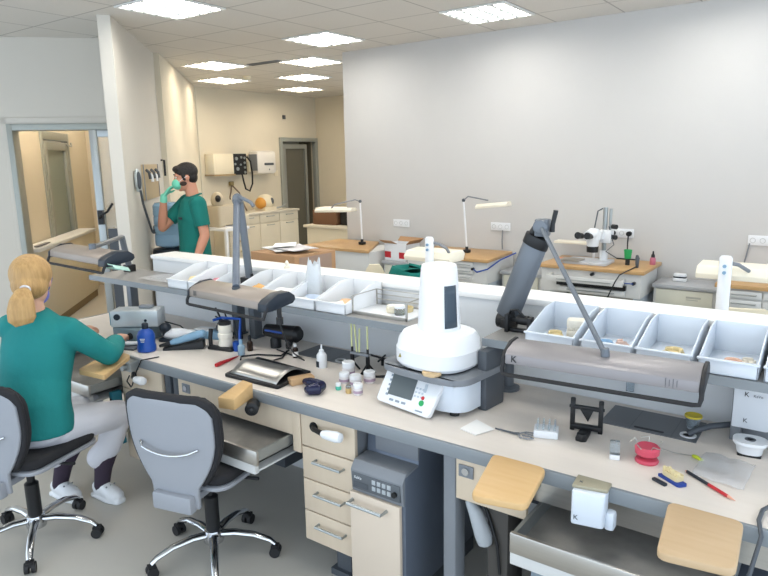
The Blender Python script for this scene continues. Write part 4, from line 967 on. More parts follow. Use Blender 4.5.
w = MB(o); w.cyl((-.19, 2.46, Z + .21), (-.19, 2.46, Z + .253), .014); w.build('pin', CHROME, t)
text(t, 'K', (-.225 - o[0], 2.4395 - o[1], .18), .024, FRONT, BLACK); text(t, 'KaVo', (-.19 - o[0], 2.4395 - o[1], .178), .013, FRONT, DGREY)
text(t, 'K', (-.223 - o[0], 2.4395 - o[1], .085), .022, FRONT, DGREY)
o = (-.195, 2.36, Z)
t = thing('holder_base', 'white chamfered holder with grey round recess before the white appliance', 'holder', o, .12)
w = MB(); skinrings(w, [oval(0, 0, .038, .033, .008), oval(0, 0, .042, .036, .03), oval(0, 0, .052, .045, .042), oval(0, 0, .052, .045, .052)]); w.build('body', WHITEP, t)
w = MB(); w.lathe([(.017, .052), (.017, .0535), (.009, .0535), (.009, .052)]); w.build('recess', DGREY, t)
w = MB(); w.slab(rnd([(-.036, -.03), (.036, -.03), (.036, .03), (-.036, .03)], .01), 0, .008); w.build('base_pad', BLACK, t)
# green clip, film bag, pencil, blue based model
w = MB((-.335, 2.225, Z)); w.ell((-.335, 2.225, Z + .006), (.016, .008, .006), M=Matrix.Rotation(-.5, 3, 'Z')); w.ell((-.32, 2.215, Z + .005), (.010, .005, .005))
tag(w.build('plastic_clip', YELG), 'small yellow-green plastic piece on the worktop', 'clip')
w = MB((-.25, 2.18, Z))
w.grid(lambda u, v: V((-.325 + .15 * u + .01 * v, 2.085 + .21 * v - .02 * u, Z + .004 + .006 * abs(math.sin(7 * u + 3 * v)) + .004 * math.sin(11 * v))), 20, 20)
tag(w.build('plastic_bag', FILM, solid=.001, smooth=80), 'flat transparent plastic bag on the worktop at right', 'bag')
o = (-.262, 2.045, Z)
pa, pb = V((-.338, 2.10, Z + .006)), V((-.186, 1.985, Z + .006))
t = thing('pencil', 'pencil half black half red lying at the near right of the worktop', 'pencil', pa)
w = MB(pa); w.tube([pa, pa.lerp(pb, .47)], .0055, 6); w.build('black_half', NAVY, t)
w = MB(pa); w.tube([pa.lerp(pb, .47), pa.lerp(pb, .86)], .0055, 6); w.build('red_half', REDP, t)
w = MB(pa); w.tube([pa.lerp(pb, .86), pb], [.0055, .0008], 6); w.tube([pa, pa - (pb - pa) * .04], [.0055, .001], 6); w.build('sharpened_tip', PINKISH, t)
o = (-.37, 2.02, Z)
t = thing('dental_model', 'cream plaster dental model on a blue base near the bench edge', 'dental model', o, -.55)
w = MB(); w.slab(rnd([(-.045, -.012), (.045, -.016), (.05, .018), (-.02, .022)], .01), 0, .009); w.build('blue_base', mat('royal_blue_plastic', '#1f3f8f', .4), t, bevel=.002)
w = MB(); w.slab(rnd([(-.035, -.004), (.03, -.008), (.03, .026), (-.03, .026)], .01), .009, .026)
for k in range(7): w.ell((-.028 + k * .009, .002 + .004 * math.sin(k), .03), (.006, .006, .009 + .005 * (k in (2, 4))), n=8, m=6)
w.build('plaster_arch', PLASTER, t)
tag(MB((-.41, 1.985, Z)).obox((-.395, 1.985, Z + .005), (.05, .014, .01), rz=-.5).build('marker_cap', NAVY, bevel=.003), 'short dark blue bar in front of the blue-based model', 'cap')
# cable at right edge of the bench
w = MB((-.1, 1.9, Z)); w.tube([(-.02, 2.12, Z + .01), (-.07, 2.06, Z + .014), (-.115, 1.96, Z + .012), (-.118, 1.90, Z + .01), (-.105, 1.85, Z - .01), (-.12, 1.80, .70), (-.17, 1.75, .60), (-.21, 1.70, .50)], .006, 10)
tag(w.build('cable', DGREY), 'thick dark grey cable hanging over the bench edge at bottom right', 'cable')
tag(MB((-.6, 2.585, .9)).box(-.665, -.635, 2.582, 2.593, .86, 1.02).build('cable_clip', CLEAR), 'clear plastic strip on the divider below the right lamp', 'clip')

# ================================================================== CHAIRS
def make_chair(label, sr=0.):
    """faces +Y locally; origin at floor under hub"""
    t = thing('office_chair', label, 'chair', (0, 0, 0), group=None)
    w = MB(); w.lathe([(.045, .075), (.05, .10), (.04, .135), (.028, .14)]); w.build('hub', CHROME, t)
    for k in range(5):
        a = math.radians(33 + 72 * k) - sr; d = V((math.cos(a), math.sin(a), 0)); e = d * .285
        w = MB(); w.tube([d * .03 + V((0, 0, .112)), d * .10 + V((0, 0, .118)), d * .19 + V((0, 0, .108)), d * .262 + V((0, 0, .082)), e + V((0, 0, .062))], [(.016, .022), (.016, .02), (.014, .018), (.012, .016), (.010, .014)], 12, side=(0, 0, 1)); lg = w.build('leg', CHROME, t)
        w = MB(); q = V((-d.y, d.x, 0)); c = e + V((0, 0, .026))
        for s in (-1, 1): w.cyl(c + q * (s * .006), c + q * (s * .024), .025)
        w.cyl(c + V((0, 0, .0)), c + V((0, 0, .04)), .008); w.obox(c + V((0, 0, .02)), (.034, .034, .022), rz=a); w.build('caster', RUBBER, lg)
    w = MB(); w.lathe([(.032, .13), (.032, .30), (.026, .305), (.018, .31), (.018, .42)]); w.build('gas_lift', BLACK, t)
    w = MB(); w.box(-.07, .07, -.12, .10, .40, .435); w.tube([(.06, .0, .415), (.20, .02, .415), (.25, .02, .42)], .008); w.box(-.03, .03, -.26, -.10, .395, .42); w.build('tilt_mechanism', RUBBER, t, bevel=.006)
    # seat: shell and cushion
    sp = rnd([(-.225, .225), (-.205, -.20), (.205, -.20), (.225, .225)], .08, 6)
    w = MB(); w.slab(sp, .435, .455, (0, .02, 0)); w.build('seat_shell', SHELLG, t, bevel=.008)
    w = MB(); sp2 = rnd([(-.222, .222), (-.20, -.195), (.20, -.195), (.222, .222)], .08, 6); w.slab(sp2, .455, .505, (0, .02, 0)); w.build('seat_cushion', PADB, t, bevel=.02, seg=3)
    # back shell (curved): shape narrows downwards
    def half(z):  # half width at height
        s = (z - .36) / (.86 - .36)
        if s < .22: return .115 + .01 * s
        q = (s - .22) / .78
        h = .12 + .095 * (1 - (1 - min(1, q / .62)) ** 2)
        if q > .78: h -= .05 * ((q - .78) / .22) ** 2.6
        return h
    def yb(x, z): return -.235 - .07 * (z - .42) - .0 + .55 * x * x
    for nm, m, off, grow, z0, z1 in (('back_shell', SHELLG, 0, 0, .375, .858), ('back_cushion', PADB, .03, .012, .47, .868)):
        w = MB(); nu, nv = 13, 16
        for s in (0, 1):
            w.grid(lambda u, v: V(((2 * u - 1) * (half(z0 + (z1 - z0) * v) + grow), yb((2 * u - 1) * half(z0 + (z1 - z0) * v), z0 + (z1 - z0) * v) + off + s * (.018 if nm == 'back_shell' else .028), z0 + (z1 - z0) * v)), nu, nv)
        n0 = nu * nv
        rim = [i for i in range(nu)] + [j * nu + nu - 1 for j in range(1, nv)] + [(nv - 1) * nu + i for i in range(nu - 2, -1, -1)] + [j * nu for j in range(nv - 2, 0, -1)]
        w.f += [[rim[i], rim[(i + 1) % len(rim)], rim[(i + 1) % len(rim)] + n0, rim[i] + n0] for i in range(len(rim))]; w.fm += [0] * len(rim)
        w.build(nm, m, t, bevel=.004, smooth=50)
    # rolled black rim over the top edge and sides
    pts = []
    for i in range(25):
        z = .56 + .30 * min(1, i / 8) if i <= 8 else (.86 if i < 16 else .86 - .30 * (i - 16) / 8)
    side = [(half(z) + .008, z) for z in [.50 + .34 * k / 8 for k in range(9)]]
    top = [(half(.85) * math.cos(PI / 2 * k / 3) * 1.0, .862) for k in range(1, 3)]
    path = [(x, z) for x, z in side] + top; full = path + [(-x, z) for x, z in path[::-1]]
    w = MB(); w.tube([V((x, yb(x, z) + .02, z)) for x, z in full], [.009] + [.013] * (len(side) - 2) + [.021] * (len(full) - 2 * (len(side) - 1)) + [.013] * (len(side) - 2) + [.009], 12); w.build('rim_padding', PADB, t)
    # chrome pull bar on the shell
    w = MB(); pts = []
    for i in range(11):
        u = -1 + i / 5; x = .145 * u; z = .655 - .03 * (1 - u * u); pts.append(V((x, yb(x, z) - (.004 if abs(u) > .95 else .026), z)))
    w.tube(pts, .0055, 8); w.build('pull_bar', CHROME, t)
    w = MB(); w.box(-.10, .10, -.262, -.215, .36, .44); w.box(-.085, .085, -.25, -.10, .385, .42); w.build('back_bracket', SHELLG, t, bevel=.012)
    return t
az = math.radians(14)
ch2 = make_chair('empty office chair with grey shell back and black rim, nearer the middle of the bench', az)
ch2.location = (-2.25, 1.73, 0); ch2.rotation_euler = (0, 0, az); ch2['group'] = 'office chairs at the bench'
dup(ch2, (-3.075, 1.325, 0), math.radians(20), 'office chair at the left edge on which the woman sits', 'office chairs at the bench')

# ================================================================== PEOPLE
def limb(w, pts, r, n=14, side=None, cap=True):
    """tapered limb; r floats or (a,b); rounded ends"""
    w.tube(pts, r, n, side=side)
    if cap:
        for p, q in ((pts[0], r[0]), (pts[-1], r[-1])):
            m = q if not isinstance(q, tuple) else min(q)
            w.ell(p, m * .98, n=12, m=8)
def hand(w, wr, d, nrm, s=1., curl=.5, thumb=1):
    """palm + five separate fingers. d finger direction, nrm = back-of-hand normal, thumb = +1/-1 side"""
    d = V(d).normalized(); nrm = V(nrm); nrm = (nrm - d * nrm.dot(d)).normalized(); sd = d.cross(nrm) * thumb
    w.tube([wr - d * .01, wr + d * .03 * s, wr + d * .07 * s, wr + d * .092 * s], [(.024 * s, .017 * s), (.034 * s, .016 * s), (.040 * s, .014 * s), (.036 * s, .011 * s)], 14, side=sd)
    for k, (off, L) in enumerate(((.029, .066), (.010, .074), (-.009, .069), (-.027, .054))):
        p = wr + d * .082 * s + sd * off * s; pts = [p - d * .02 * s]; dd = d.copy()
        for j, seg in enumerate((.45, .32, .23)):
            dd = (Matrix.Rotation(-curl * (.7 + .25 * j) , 3, d.cross(nrm)) @ dd).normalized() if j or curl else dd
            q = pts[-1] if j else p
            if j == 0: pts.append(p)
            pts.append(pts[-1] + dd * L * seg * s)
        w.tube(pts, [.0088 * s, .0088 * s, .0083 * s, .0078 * s, .0062 * s], 10)
        w.ell(pts[-1], .0062 * s, n=8, m=6)
    b = wr + d * .025 * s + sd * .028 * s
    pts = [b - sd * .012 * s, b + (sd * .6 + d * .5).normalized() * .028 * s, b + (sd * .55 + d * .8 - nrm * .3).normalized() * .055 * s, b + (sd * .45 + d * 1. - nrm * .4).normalized() * .078 * s]
    w.tube(pts, [.013 * s, .011 * s, .0095 * s, .007 * s], 10); w.ell(pts[-1], .007 * s, n=8, m=6)
def head(w, c, R, s=1.):
    """R columns: right, forward, up. c = head centre"""
    P = lambda x, y, z: c + R @ V((x * s, y * s, z * s))
    w.ell(P(0, -.012, .028), (.076 * s, .094 * s, .088 * s), M=R, n=24, m=16)
    w.ell(P(0, .020, -.035), (.062 * s, .070 * s, .080 * s), M=R, n=20, m=14)
    w.ell(P(0, .055, -.090), (.030 * s, .026 * s, .024 * s), M=R)      # chin
    w.ell(P(0, .074, .030), (.056 * s, .016 * s, .014 * s), M=R)       # brow
    w.add([P(-.010, .078, .022), P(.010, .078, .022), P(.017, .084, -.022), P(-.017, .084, -.022), P(0, .092, .02), P(0, .112, -.016), P(0, .07, -.03)],
          [(0, 1, 4), (1, 2, 5, 4), (3, 0, 4, 5), (2, 6, 5), (3, 5, 6), (0, 3, 6), (1, 6, 2), (0, 6, 1)])
    w.ell(P(0, .086, -.050), (.025 * s, .010 * s, .006 * s), M=R); w.ell(P(0, .084, -.060), (.021 * s, .010 * s, .006 * s), M=R)
    for q in (-1, 1): w.ell(P(.078 * q, -.012, -.005), (.010 * s, .018 * s, .030 * s), M=R @ Matrix.Rotation(.25 * q, 3, 'Z'), n=12, m=8)
    return P
def rot(az, pitch=0., roll=0.):
    """facing az (deg, 0 = +Y, + = towards +X)"""
    return (Matrix.Rotation(-math.radians(az), 3, 'Z') @ Matrix.Rotation(math.radians(pitch), 3, 'X') @ Matrix.Rotation(math.radians(roll), 3, 'Y'))
def vv(*a): return [V(p) for p in a]

# ---- seated woman
WO = V((-3.04, 1.42, 0))
t = thing('person', 'woman in sea-green smock and white trousers with blond ponytail, seated working at the bench', 'person', WO)
HC = V((-3.10, 1.46, 1.262)); RH = rot(-50, -16, 0)
WR = V((.90, .43, 0)); WF = V((-.43, .90, 0))          # her right and forward
hipC = V((-3.06, 1.38, .60)); chest = V((-3.10, 1.46, .98)); neckb = V((-3.105, 1.45, 1.10))
rs, ls = chest + WR * .158 + V((0, 0, .055)), chest - WR * .158 + V((0, 0, .06))
re, le = V((-2.93, 1.70, .872)), V((-3.42, 1.68, .87))
rw, lw = V((-3.17, 1.905, .862)), V((-3.56, 1.90, .862))
rk, lk = V((-3.05, 1.79, .50)), V((-3.27, 1.76, .50))
ra, la = V((-3.19, 1.735, .12)), V((-3.395, 1.61, .12))
w = MB(WO)
head(w, HC, RH, .98)
limb(w, [HC + V((0, -.02, -.06)), neckb], [.05, .056], 14)
w.tube([hipC + V((0, 0, -.06)), hipC + V((0, .0, .08)), V((-3.08, 1.41, .80)), chest, V((-3.10, 1.455, 1.06)), neckb], [(.15, .11), (.16, .115), (.13, .095), (.155, .10), (.12, .07), (.05, .05)], 18, side=WR)
for s, e, q in ((rs, re, rw), (ls, le, lw)):
    limb(w, [s, s.lerp(e, .5), e], [.048, .042, .036], 12); limb(w, [e, e.lerp(q, .3), q], [.036, .036, .025], 12)
for h, k, a, sx in ((hipC + WR * .085 + WF * .03 + V((0, 0, -.03)), rk, ra, 1), (hipC - WR * .085 + WF * .03 + V((0, 0, -.03)), lk, la, -1)):
    limb(w, [h, h.lerp(k, .5), k], [.085, .072, .056], 14); limb(w, [k, k.lerp(a, .3), k.lerp(a, .8), a + V((0, 0, -.04))], [.054, .053, .038, .034], 14)
hand(w, rw, (-.62, .70, .02), (.1, 0, 1), .92, .55, -1)
hand(w, lw, (-.1, .95, -.02), (0, 0, 1), .92, .6, 1)
w.build('body', SKINF, t, voxel=.0055, relax=3)
# smock
w = MB(WO)
w.tube([hipC + V((0, -.01, -.04)), hipC + V((0, -.01, 0)), hipC + V((0, -.005, .10)), V((-3.08, 1.41, .80)), V((-3.095, 1.445, .93)), V((-3.10, 1.46, 1.02)), V((-3.105, 1.455, 1.075)), V((-3.105, 1.45, 1.125))],
       [(.190, .150), (.190, .150), (.178, .138), (.168, .124), (.180, .124), (.178, .108), (.122, .086), (.064, .062)], 26, side=WR)
for s, e, q, k in ((rs, re, rw, 1), (ls, le, lw, -1)):
    limb(w, [s + V((-.05 * k, -.005, .0)), s, s.lerp(e, .5) + V((.012 * k, -.005, .0)), e + V((.006 * k, 0, 0))], [.060, .063, .060, .055], 16)
    limb(w, [e + V((.006 * k, 0, 0)), e.lerp(q, .35), e.lerp(q, .72), e.lerp(q, .93)], [.056, .060, .050, .034], 16)
w.ell(chest + WF * .07, (.11, .08, .08))
w.build('smock', WOMT, t, voxel=.008, relax=5)
w = MB(WO)
w.tube([hipC + WF * .05 + V((0, 0, -.075)), hipC + V((0, .0, -.02)), hipC + V((0, -.01, .03))], [(.16, .11), (.175, .135), (.165, .125)], 22, side=WR)
for h, k, a in ((hipC + WR * .085 + WF * .02 + V((0, 0, -.035)), rk, ra), (hipC - WR * .085 + WF * .02 + V((0, 0, -.035)), lk, la)):
    limb(w, [h, h.lerp(k, .5), k + V((0, .005, 0))], [.096, .086, .072], 18); limb(w, [k + V((0, .0, -.005)), k.lerp(a, .3), k.lerp(a, .5), a + V((0, 0, .115))], [.069, .069, .064, .064], 18)
w.build('trousers', WHITEC, t, voxel=.008, relax=5)
for a, az_, kk in ((ra, 84, rk), (la, 84, lk)):
    w = MB(WO); limb(w, [a.lerp(kk, .42), a.lerp(kk, .15), a + V((0, 0, -.05))], [.052, .046, .040], 14); w.build('sock', SOCK, t)
    R = rot(az_); c = V((a.x, a.y, 0)); w = MB(WO)
    P = lambda x, y, z: c + R @ V((x, y, z))
    w.tube([P(0, -.055, .045), P(0, -.03, .055), P(0, .03, .052), P(.0, .09, .042), P(0, .135, .034), P(0, .152, .03)], [(.024, .030), (.034, .045), (.039, .046), (.046, .040), (.036, .031), (.015, .018)], 16, side=R @ V((1, 0, 0)))
    w.slab([(c + R @ V((x, y, 0))).xy[:] for x, y in rnd([(-.034, -.07), (.034, -.07), (.045, .08), (.03, .16), (-.03, .16), (-.045, .08)], .02)], .001, .022)
    sh = w.build('clog', WHITEP, t, voxel=.005, relax=3)
    for i in range(6):
        w = MB(WO); w.ell(P(-.028 + .014 * (i % 3) * 2 * .9,     .070 + .03 * (i // 3), .085 - .02 * (i // 3)), (.005, .005, .005), n=8, m=6); w.build('vent_hole', GREY, sh)
# hair: cap + ponytail
P = lambda x, y, z: HC + RH @ V((x, y, z))
w = MB(WO)
w.ell(P(0, -.022, .034), (.092, .104, .096), M=RH, n=24, m=16)
w.ell(P(0, -.045, -.02), (.080, .078, .070), M=RH, n=20, m=12)
w.ell(P(0, .03, .065), (.078, .065, .055), M=RH, n=20, m=12)
w.tube([P(0, -.08, -.015), P(0, -.108, -.040), P(0, -.120, -.05)], [.052, .030, .018], 12)
w.build('hair', HAIRB, t, voxel=.006, relax=4)
w = MB(WO)
w.tube([P(0, -.118, -.050), P(-.0, -.148, -.062), P(-.004, -.160, -.10), P(-.008, -.162, -.145), P(-.006, -.158, -.185), P(.0, -.15, -.21)], [(.018, .016), (.036, .024), (.052, .028), (.060, .026), (.060, .018), (.040, .008)], 16, side=RH @ V((1, 0, 0)))
w.build('ponytail', HAIRB, t, voxel=.005, relax=2)
w = MB(WO); w.tube([P(0, -.112, -.046), P(0, -.128, -.055)], [.024, .024], 14); w.build('hair_tie', WHITEC, t)
w = MB(WO); w.ell(P(0, .062, -.055), (.056, .058, .052), M=RH, n=20, m=12); w.build('face_mask', MASKP, t)
for q in (-1, 1):
    w = MB(WO); w.tube([P(.055 * q, .06, -.035), P(.076 * q, .02, -.01), P(.088 * q, -.008, .012)], .0025, 6); w.build('mask_strap', MASKP, t)
    w = MB(WO); w.ell(P(.030 * q, .076, .012), (.013, .010, .009), M=RH, n=12, m=8); w.build('eye', mat('eye_white', '#d9d6d0', .3), t)

# ---- standing man
MO = V((-5.02, 3.90, 0))
t = thing('person', 'dark-haired man in teal short-sleeved shirt standing behind the bench, pinching his mint mask', 'person', MO)
FAZ = -156                                           # facing mostly along -X
RB = rot(FAZ)
G = lambda x, y, z: MO + RB @ V((x, y, z))           # x right, y forward
HC = G(0, .045, 1.665); RHm = rot(-146, -8)
rs, ls = G(.185, .0, 1.43), G(-.185, -.01, 1.43)
re, le = G(.17, .25, 1.20), G(-.225, -.04, 1.14)
rw = G(.075, .235, 1.495); lw = G(-.225, .06, .91)
w = MB(MO)
head(w, HC, RHm, 1.05)
limb(w, [HC + RHm @ V((0, -.03, -.06)), G(0, -.02, 1.45)], [.056, .062], 14)
w.tube([G(0, 0, .90), G(0, .0, 1.0), G(0, .0, 1.12), G(0, .0, 1.30), G(0, -.01, 1.41), G(0, -.02, 1.47)], [(.165, .11), (.16, .11), (.15, .105), (.175, .105), (.135, .075), (.06, .055)], 20, side=RB @ V((1, 0, 0)))
limb(w, [rs - V((0, 0, .015)), rs.lerp(re, .5), re], [.046, .050, .044], 14); limb(w, [re, re.lerp(rw, .3), rw], [.044, .044, .028], 14)
limb(w, [ls - V((0, 0, .015)), ls.lerp(le, .5), le], [.046, .050, .044], 14); limb(w, [le, le.lerp(lw, .3), lw], [.044, .044, .028], 14)
for q in (-1, 1):
    h, k, a = G(.09 * q, 0, .90), G(.10 * q, .01, .50), G(.105 * q, -.02, .09)
    limb(w, [h, h.lerp(k, .5), k], [.095, .082, .06], 14); limb(w, [k, k.lerp(a, .3), a], [.06, .058, .04], 14)
hand(w, lw, RB @ V((.02, .15, -1)), RB @ V((-1, 0, 0)), 1., .35, -1)
w.build('body', SKIN, t, voxel=.006, relax=3)
# gloved right hand at the mask
w = MB(MO); dd = (HC + RHm @ V((.02, .12, -.045)) - rw)
limb(w, [rw - (rw - re).normalized() * .045, rw], [.034, .031], 14)
hand(w, rw, dd, RB @ V((.5, .85, .2)), 1.06, .30, -1); w.build('glove', GLOVE, t, voxel=.0045, relax=2)
w = MB(MO)
w.tube([G(0, 0, .84), G(0, 0, .95), G(0, 0, 1.10), G(0, 0, 1.28), G(0, -.005, 1.38), G(0, -.015, 1.445), G(0, -.02, 1.485)], [(.19, .145), (.188, .145), (.178, .138), (.198, .140), (.185, .120), (.152, .105), (.082, .076)], 26, side=RB @ V((1, 0, 0)))
for s, e, k in ((rs, re, 1), (ls, le, -1)):
    limb(w, [s + RB @ V((-.06 * k, 0, .0)), s, s.lerp(e, .45), s.lerp(e, .70)], [.070, .076, .071, .068], 18, cap=False)
    w.ell(s, .074)
for q in (-1, 1): w.ell(G(.085 * q, -.03, 1.455), (.08, .07, .04), M=RB)
w.build('shirt', TEAL, t, voxel=.008, relax=4)
w = MB(MO)
for q in (-1, 1): w.tube([G(.012 * q, .035, 1.475), G(.06 * q, .03, 1.485), G(.072 * q, -.04, 1.505)], [(.008, .02)] * 3, 8, side=(0, 0, 1))
w.tube([G(-.072, -.04, 1.505), G(0, -.085, 1.51), G(.072, -.04, 1.505)], [(.008, .02)] * 3, 8, side=(0, 0, 1)); w.build('collar', TEAL, t)
w = MB(MO); w.tube([G(-.15, .138, 1.30), G(-.09, .152, 1.30)], [(.012, .003)] * 2, 8, side=(0, 0, 1)); w.build('pocket_badge', NAVY, t)
w = MB(MO)
w.tube([G(0, 0, .80), G(0, 0, .93)], [(.165, .12), (.165, .12)], 22, side=RB @ V((1, 0, 0)))
for q in (-1, 1):
    h, k, a = G(.09 * q, 0, .88), G(.10 * q, .01, .50), G(.105 * q, -.02, .09)
    limb(w, [h, h.lerp(k, .5), k], [.105, .095, .08], 16); limb(w, [k, k.lerp(a, .4), a], [.08, .076, .07], 16)
w.build('trousers', WHITEC, t, voxel=.010, relax=4)
for q in (-1, 1):
    w = MB(MO); c = lambda x, y, z: G(.105 * q + x, y - .02, z)
    w.tube([c(0, -.08, .04), c(0, -.03, .05), c(0, .06, .045), c(0, .15, .033), c(0, .19, .025)], [(.025, .028), (.036, .045), (.042, .040), (.046, .032), (.02, .016)], 14, side=RB @ V((1, 0, 0))); w.build('shoe', WHITEP, t)
P = lambda x, y, z: HC + RHm @ V((x, y, z))
w = MB(MO)
w.ell(P(0, -.022, .050), (.089, .106, .088), M=RHm, n=24, m=14); w.ell(P(0, -.055, -.005), (.078, .060, .065), M=RHm)
w.ell(P(0, .05, .085), (.066, .048, .034), M=RHm)
for q in (-1, 1): w.ell(P(.072 * q, .012, .015), (.014, .022, .045), M=RHm)
w.build('hair', HAIRD, t, voxel=.006, relax=1)
w = MB(MO)
for q in (-1, 1): w.ell(P(.060 * q, .03, -.050), (.012, .032, .022), M=RHm)
w.build('beard', mat('beard_stubble', '#3c2c24', .8), t)
w = MB(MO); w.ell(P(0, .075, -.050), (.058, .056, .052), M=RHm, n=20, m=12); w.build('face_mask', MASKG, t)
for q in (-1, 1):
    w = MB(MO); w.tube([P(.055 * q, .065, -.03), P(.080 * q, .02, .0), P(.092 * q, -.015, .01)], .0025, 6); w.build('mask_strap', WHITEC, t)
    w = MB(MO); w.ell(P(.031 * q, .083, .014), (.013, .010, .009), M=RHm, n=12, m=8); w.build('eye', mat('eye_white', '#d9d6d0', .3), t)
    w = MB(MO); w.tube([P(.014 * q, .094, .038), P(.03 * q, .093, .042), P(.047 * q, .080, .036)], .004, 6); w.build('eyebrow', HAIRD, t)

# ================================================================== FAR SIDE OF THE BENCH
o = (-1.9, 3.1, .8)
t = thing('rear_workbench', 'white-edged worktop on the far side of the divider, mostly hidden', 'worktop', o)
w = MB(o); w.box(-3.80, .35, 2.786, 3.50, .762, .80); w.build('worktop', TOP, t, bevel=.003)
for x in (-3.75, -1.9, .28):
    w = MB(o); w.box(x, x + .06, 3.38, 3.44, 0, .762); w.build('leg', DGREY, t)
# carton with papers
o = (-3.45, 3.18, .801)
w = MB(); 
t = thing('cardboard_box', 'large closed brown cardboard carton behind the divider, papers on top', 'box', (-3.02, 2.96, .801), -.08)
w = MB(); w.box(-.235, .20, 0, .37, 0, .405); w.build('carton', CARD, t, bevel=.003)
w = MB(); w.box(-.237, .202, .16, .21, .405, .4065); w.build('tape', mat('packing_tape', '#b9966c', .35), t)
w = MB(); w.box(.20, .2015, .04, .33, .02, .39); w.build('side_flap', mat('grey_brown_card', '#998374', .8), t)
def paper(c, sx, sy, rz, label, h=.003, tone='#eceae6', grp='papers on the carton'):
    c = V(c); w = MB(c)
    def f(u, v, s): return c + Matrix.Rotation(rz, 3, 'Z') @ V(((u - .5) * sx, (v - .5) * sy, s * h + .006 * abs(math.sin(3 * u + 2 * v)) * u))
    w.grid(lambda u, v: f(u, v, 0), 8, 8); w.grid(lambda u, v: f(u, v, 1), 8, 8)
    tag(w.build('paper_sheet', mat('paper_' + tone[1:], tone, .7), smooth=70), label, 'paper', grp)
paper((-3.13, 3.18, 1.209), .22, .30, 1.2, 'lowest white paper sheet lying on the carton, at its left')
paper((-3.06, 3.14, 1.218), .22, .30, .95, 'wide white paper in the middle of the pile on the carton')
paper((-2.98, 3.12, 1.227), .20, .28, 1.35, 'greyish paper hanging over the right of the pile on the carton', tone='#c9c6c6')
paper((-3.10, 3.15, 1.236), .15, .21, .7, 'topmost small white paper on the carton pile', tone='#f2f0ee')
# white bench lamps on the far side
def white_lamp(px, zt, x0, x1, z0, label, Y=3.3, hh=.75):
    o = (px, Y, .80)
    t = thing('bench_lamp', label, 'lamp', o, group=None)
    w = MB(o); w.tube([(px, Y, .80), (px, Y, zt - .01), (px, Y, zt)], [(.028, .022), (.028, .022), (.02, .016)], 14, side=(1, 0, 0)); w.lathe([(.05, .8), (.05, .81), (.03, .82)], (px, Y, 0)); w.build('post', WHITEP, t)
    w = MB(o); w.cyl((px, Y - .03, zt - .045), (px, Y - .018, zt - .045), .008); w.cyl((px, Y - .03, zt - .075), (px, Y - .018, zt - .075), .008); w.build('screw', LBLUE, t)
    w = MB(o); w.prism([(Y + .04, z0), (Y + .03, z0 + .025), (Y + .06, z0 + .058), (Y + .20, z0 + .066), (Y + .23, z0 + .04), (Y + .21, z0)], x0, x1); w.build('lamp_housing', mat('warm_white_lamp', '#e6dfcc', .4), t, bevel=.004)
    w = MB(o); w.tube([(px, Y, zt - .03), (px + .05, Y + .02, zt - .04), (px + .09, Y + .05, zt - .07), (px + .09, Y + .08, zt - .10)], .009); w.build('arm', GREY, t)
white_lamp(-2.04, 1.335, -2.25, -1.92, 1.175, 'white bench lamp behind the furnace tower, with white post')
white_lamp(-.44, 1.335, -.57, .0, 1.215, 'white bench lamp with thick white post at the right edge')
# chairs behind
def rear_chair(c, rz, label, hh=1.0, m=CREAM, w2=.19):
    t = thing('stool', label, 'chair', (c[0], c[1], 0), rz)
    w = MB()
    nu, nv = 11, 11
    def P(u, v, s):
        z = hh - .34 + .34 * v; hw = w2 * (1 - abs(2 * v - 1) ** 3 * .55); x = (2 * u - 1) * hw; return V((x, -.20 + .5 * x * x + s * .03, z))
    w.grid(lambda u, v: P(u, v, 0), nu, nv); w.grid(lambda u, v: P(u, v, 1), nu, nv)
    n0 = nu * nv; rim = list(range(nu)) + [j * nu + nu - 1 for j in range(1, nv)] + [(nv - 1) * nu + i for i in range(nu - 2, -1, -1)] + [j * nu for j in range(nv - 2, 0, -1)]
    w.f += [[rim[i], rim[(i + 1) % len(rim)], rim[(i + 1) % len(rim)] + n0, rim[i] + n0] for i in range(len(rim))]; w.fm += [0] * len(rim)
    w.build('backrest', m, t, smooth=50)
    w = MB(); w.slab(rnd([(-.2, -.2), (.2, -.2), (.2, .2), (-.2, .2)], .08), .46, .51); w.build('seat', m, t, bevel=.015)
    w = MB(); w.tube([(0, -.12, .45), (0, -.21, .5), (0, -.225, hh - .25)], [(.02, .008)] * 3, 8); w.build('back_bracket', GREY, t)
    w = MB(); w.lathe([(.03, .1), (.03, .46)]); w.build('gas_lift', BLACK, t)
    for k in range(5):
        a = 2 * PI * k / 5; d = V((math.cos(a), math.sin(a), 0)); w = MB(); w.tube([V((0, 0, .11)), d * .27 + V((0, 0, .06))], [.02, .013]); lg = w.build('leg', CHROME, t)
        w = MB(); w.cyl(d * .27 + V((-d.y * .02, d.x * .02, .027)), d * .27 + V((d.y * .02, -d.x * .02, .027)), .026); w.build('caster', RUBBER, lg)
    return t
rear_chair((-2.93, 3.95), .6, 'cream stool with small rounded backrest beyond the divider, left of the teal garment', 1.035, CREAM, .085)
rear_chair((-2.52, 4.10), .5, 'cream stool covered by the teal garment beyond the divider', .93)
rear_chair((-.46, 4.15), .3, 'cream stool with wide curved backrest beyond the divider near the right edge', .955, CREAM, .20)
rear_chair((-.0, 3.80), -.3, 'cream stool farthest right, cut by the edge of the photo', .99)
c = V((-2.56, 3.86, .66)); w = MB(c)
w.grid(lambda u, v: c + V((.21 * math.cos(2 * PI * u) * (1.05 - .45 * v ** 2) * (1 + .10 * math.sin(6 * PI * u + 2)), .13 * math.sin(2 * PI * u) * (1 - .3 * v), (.36 + .02 * math.sin(4 * PI * u)) * v ** .8)), 44, 12)
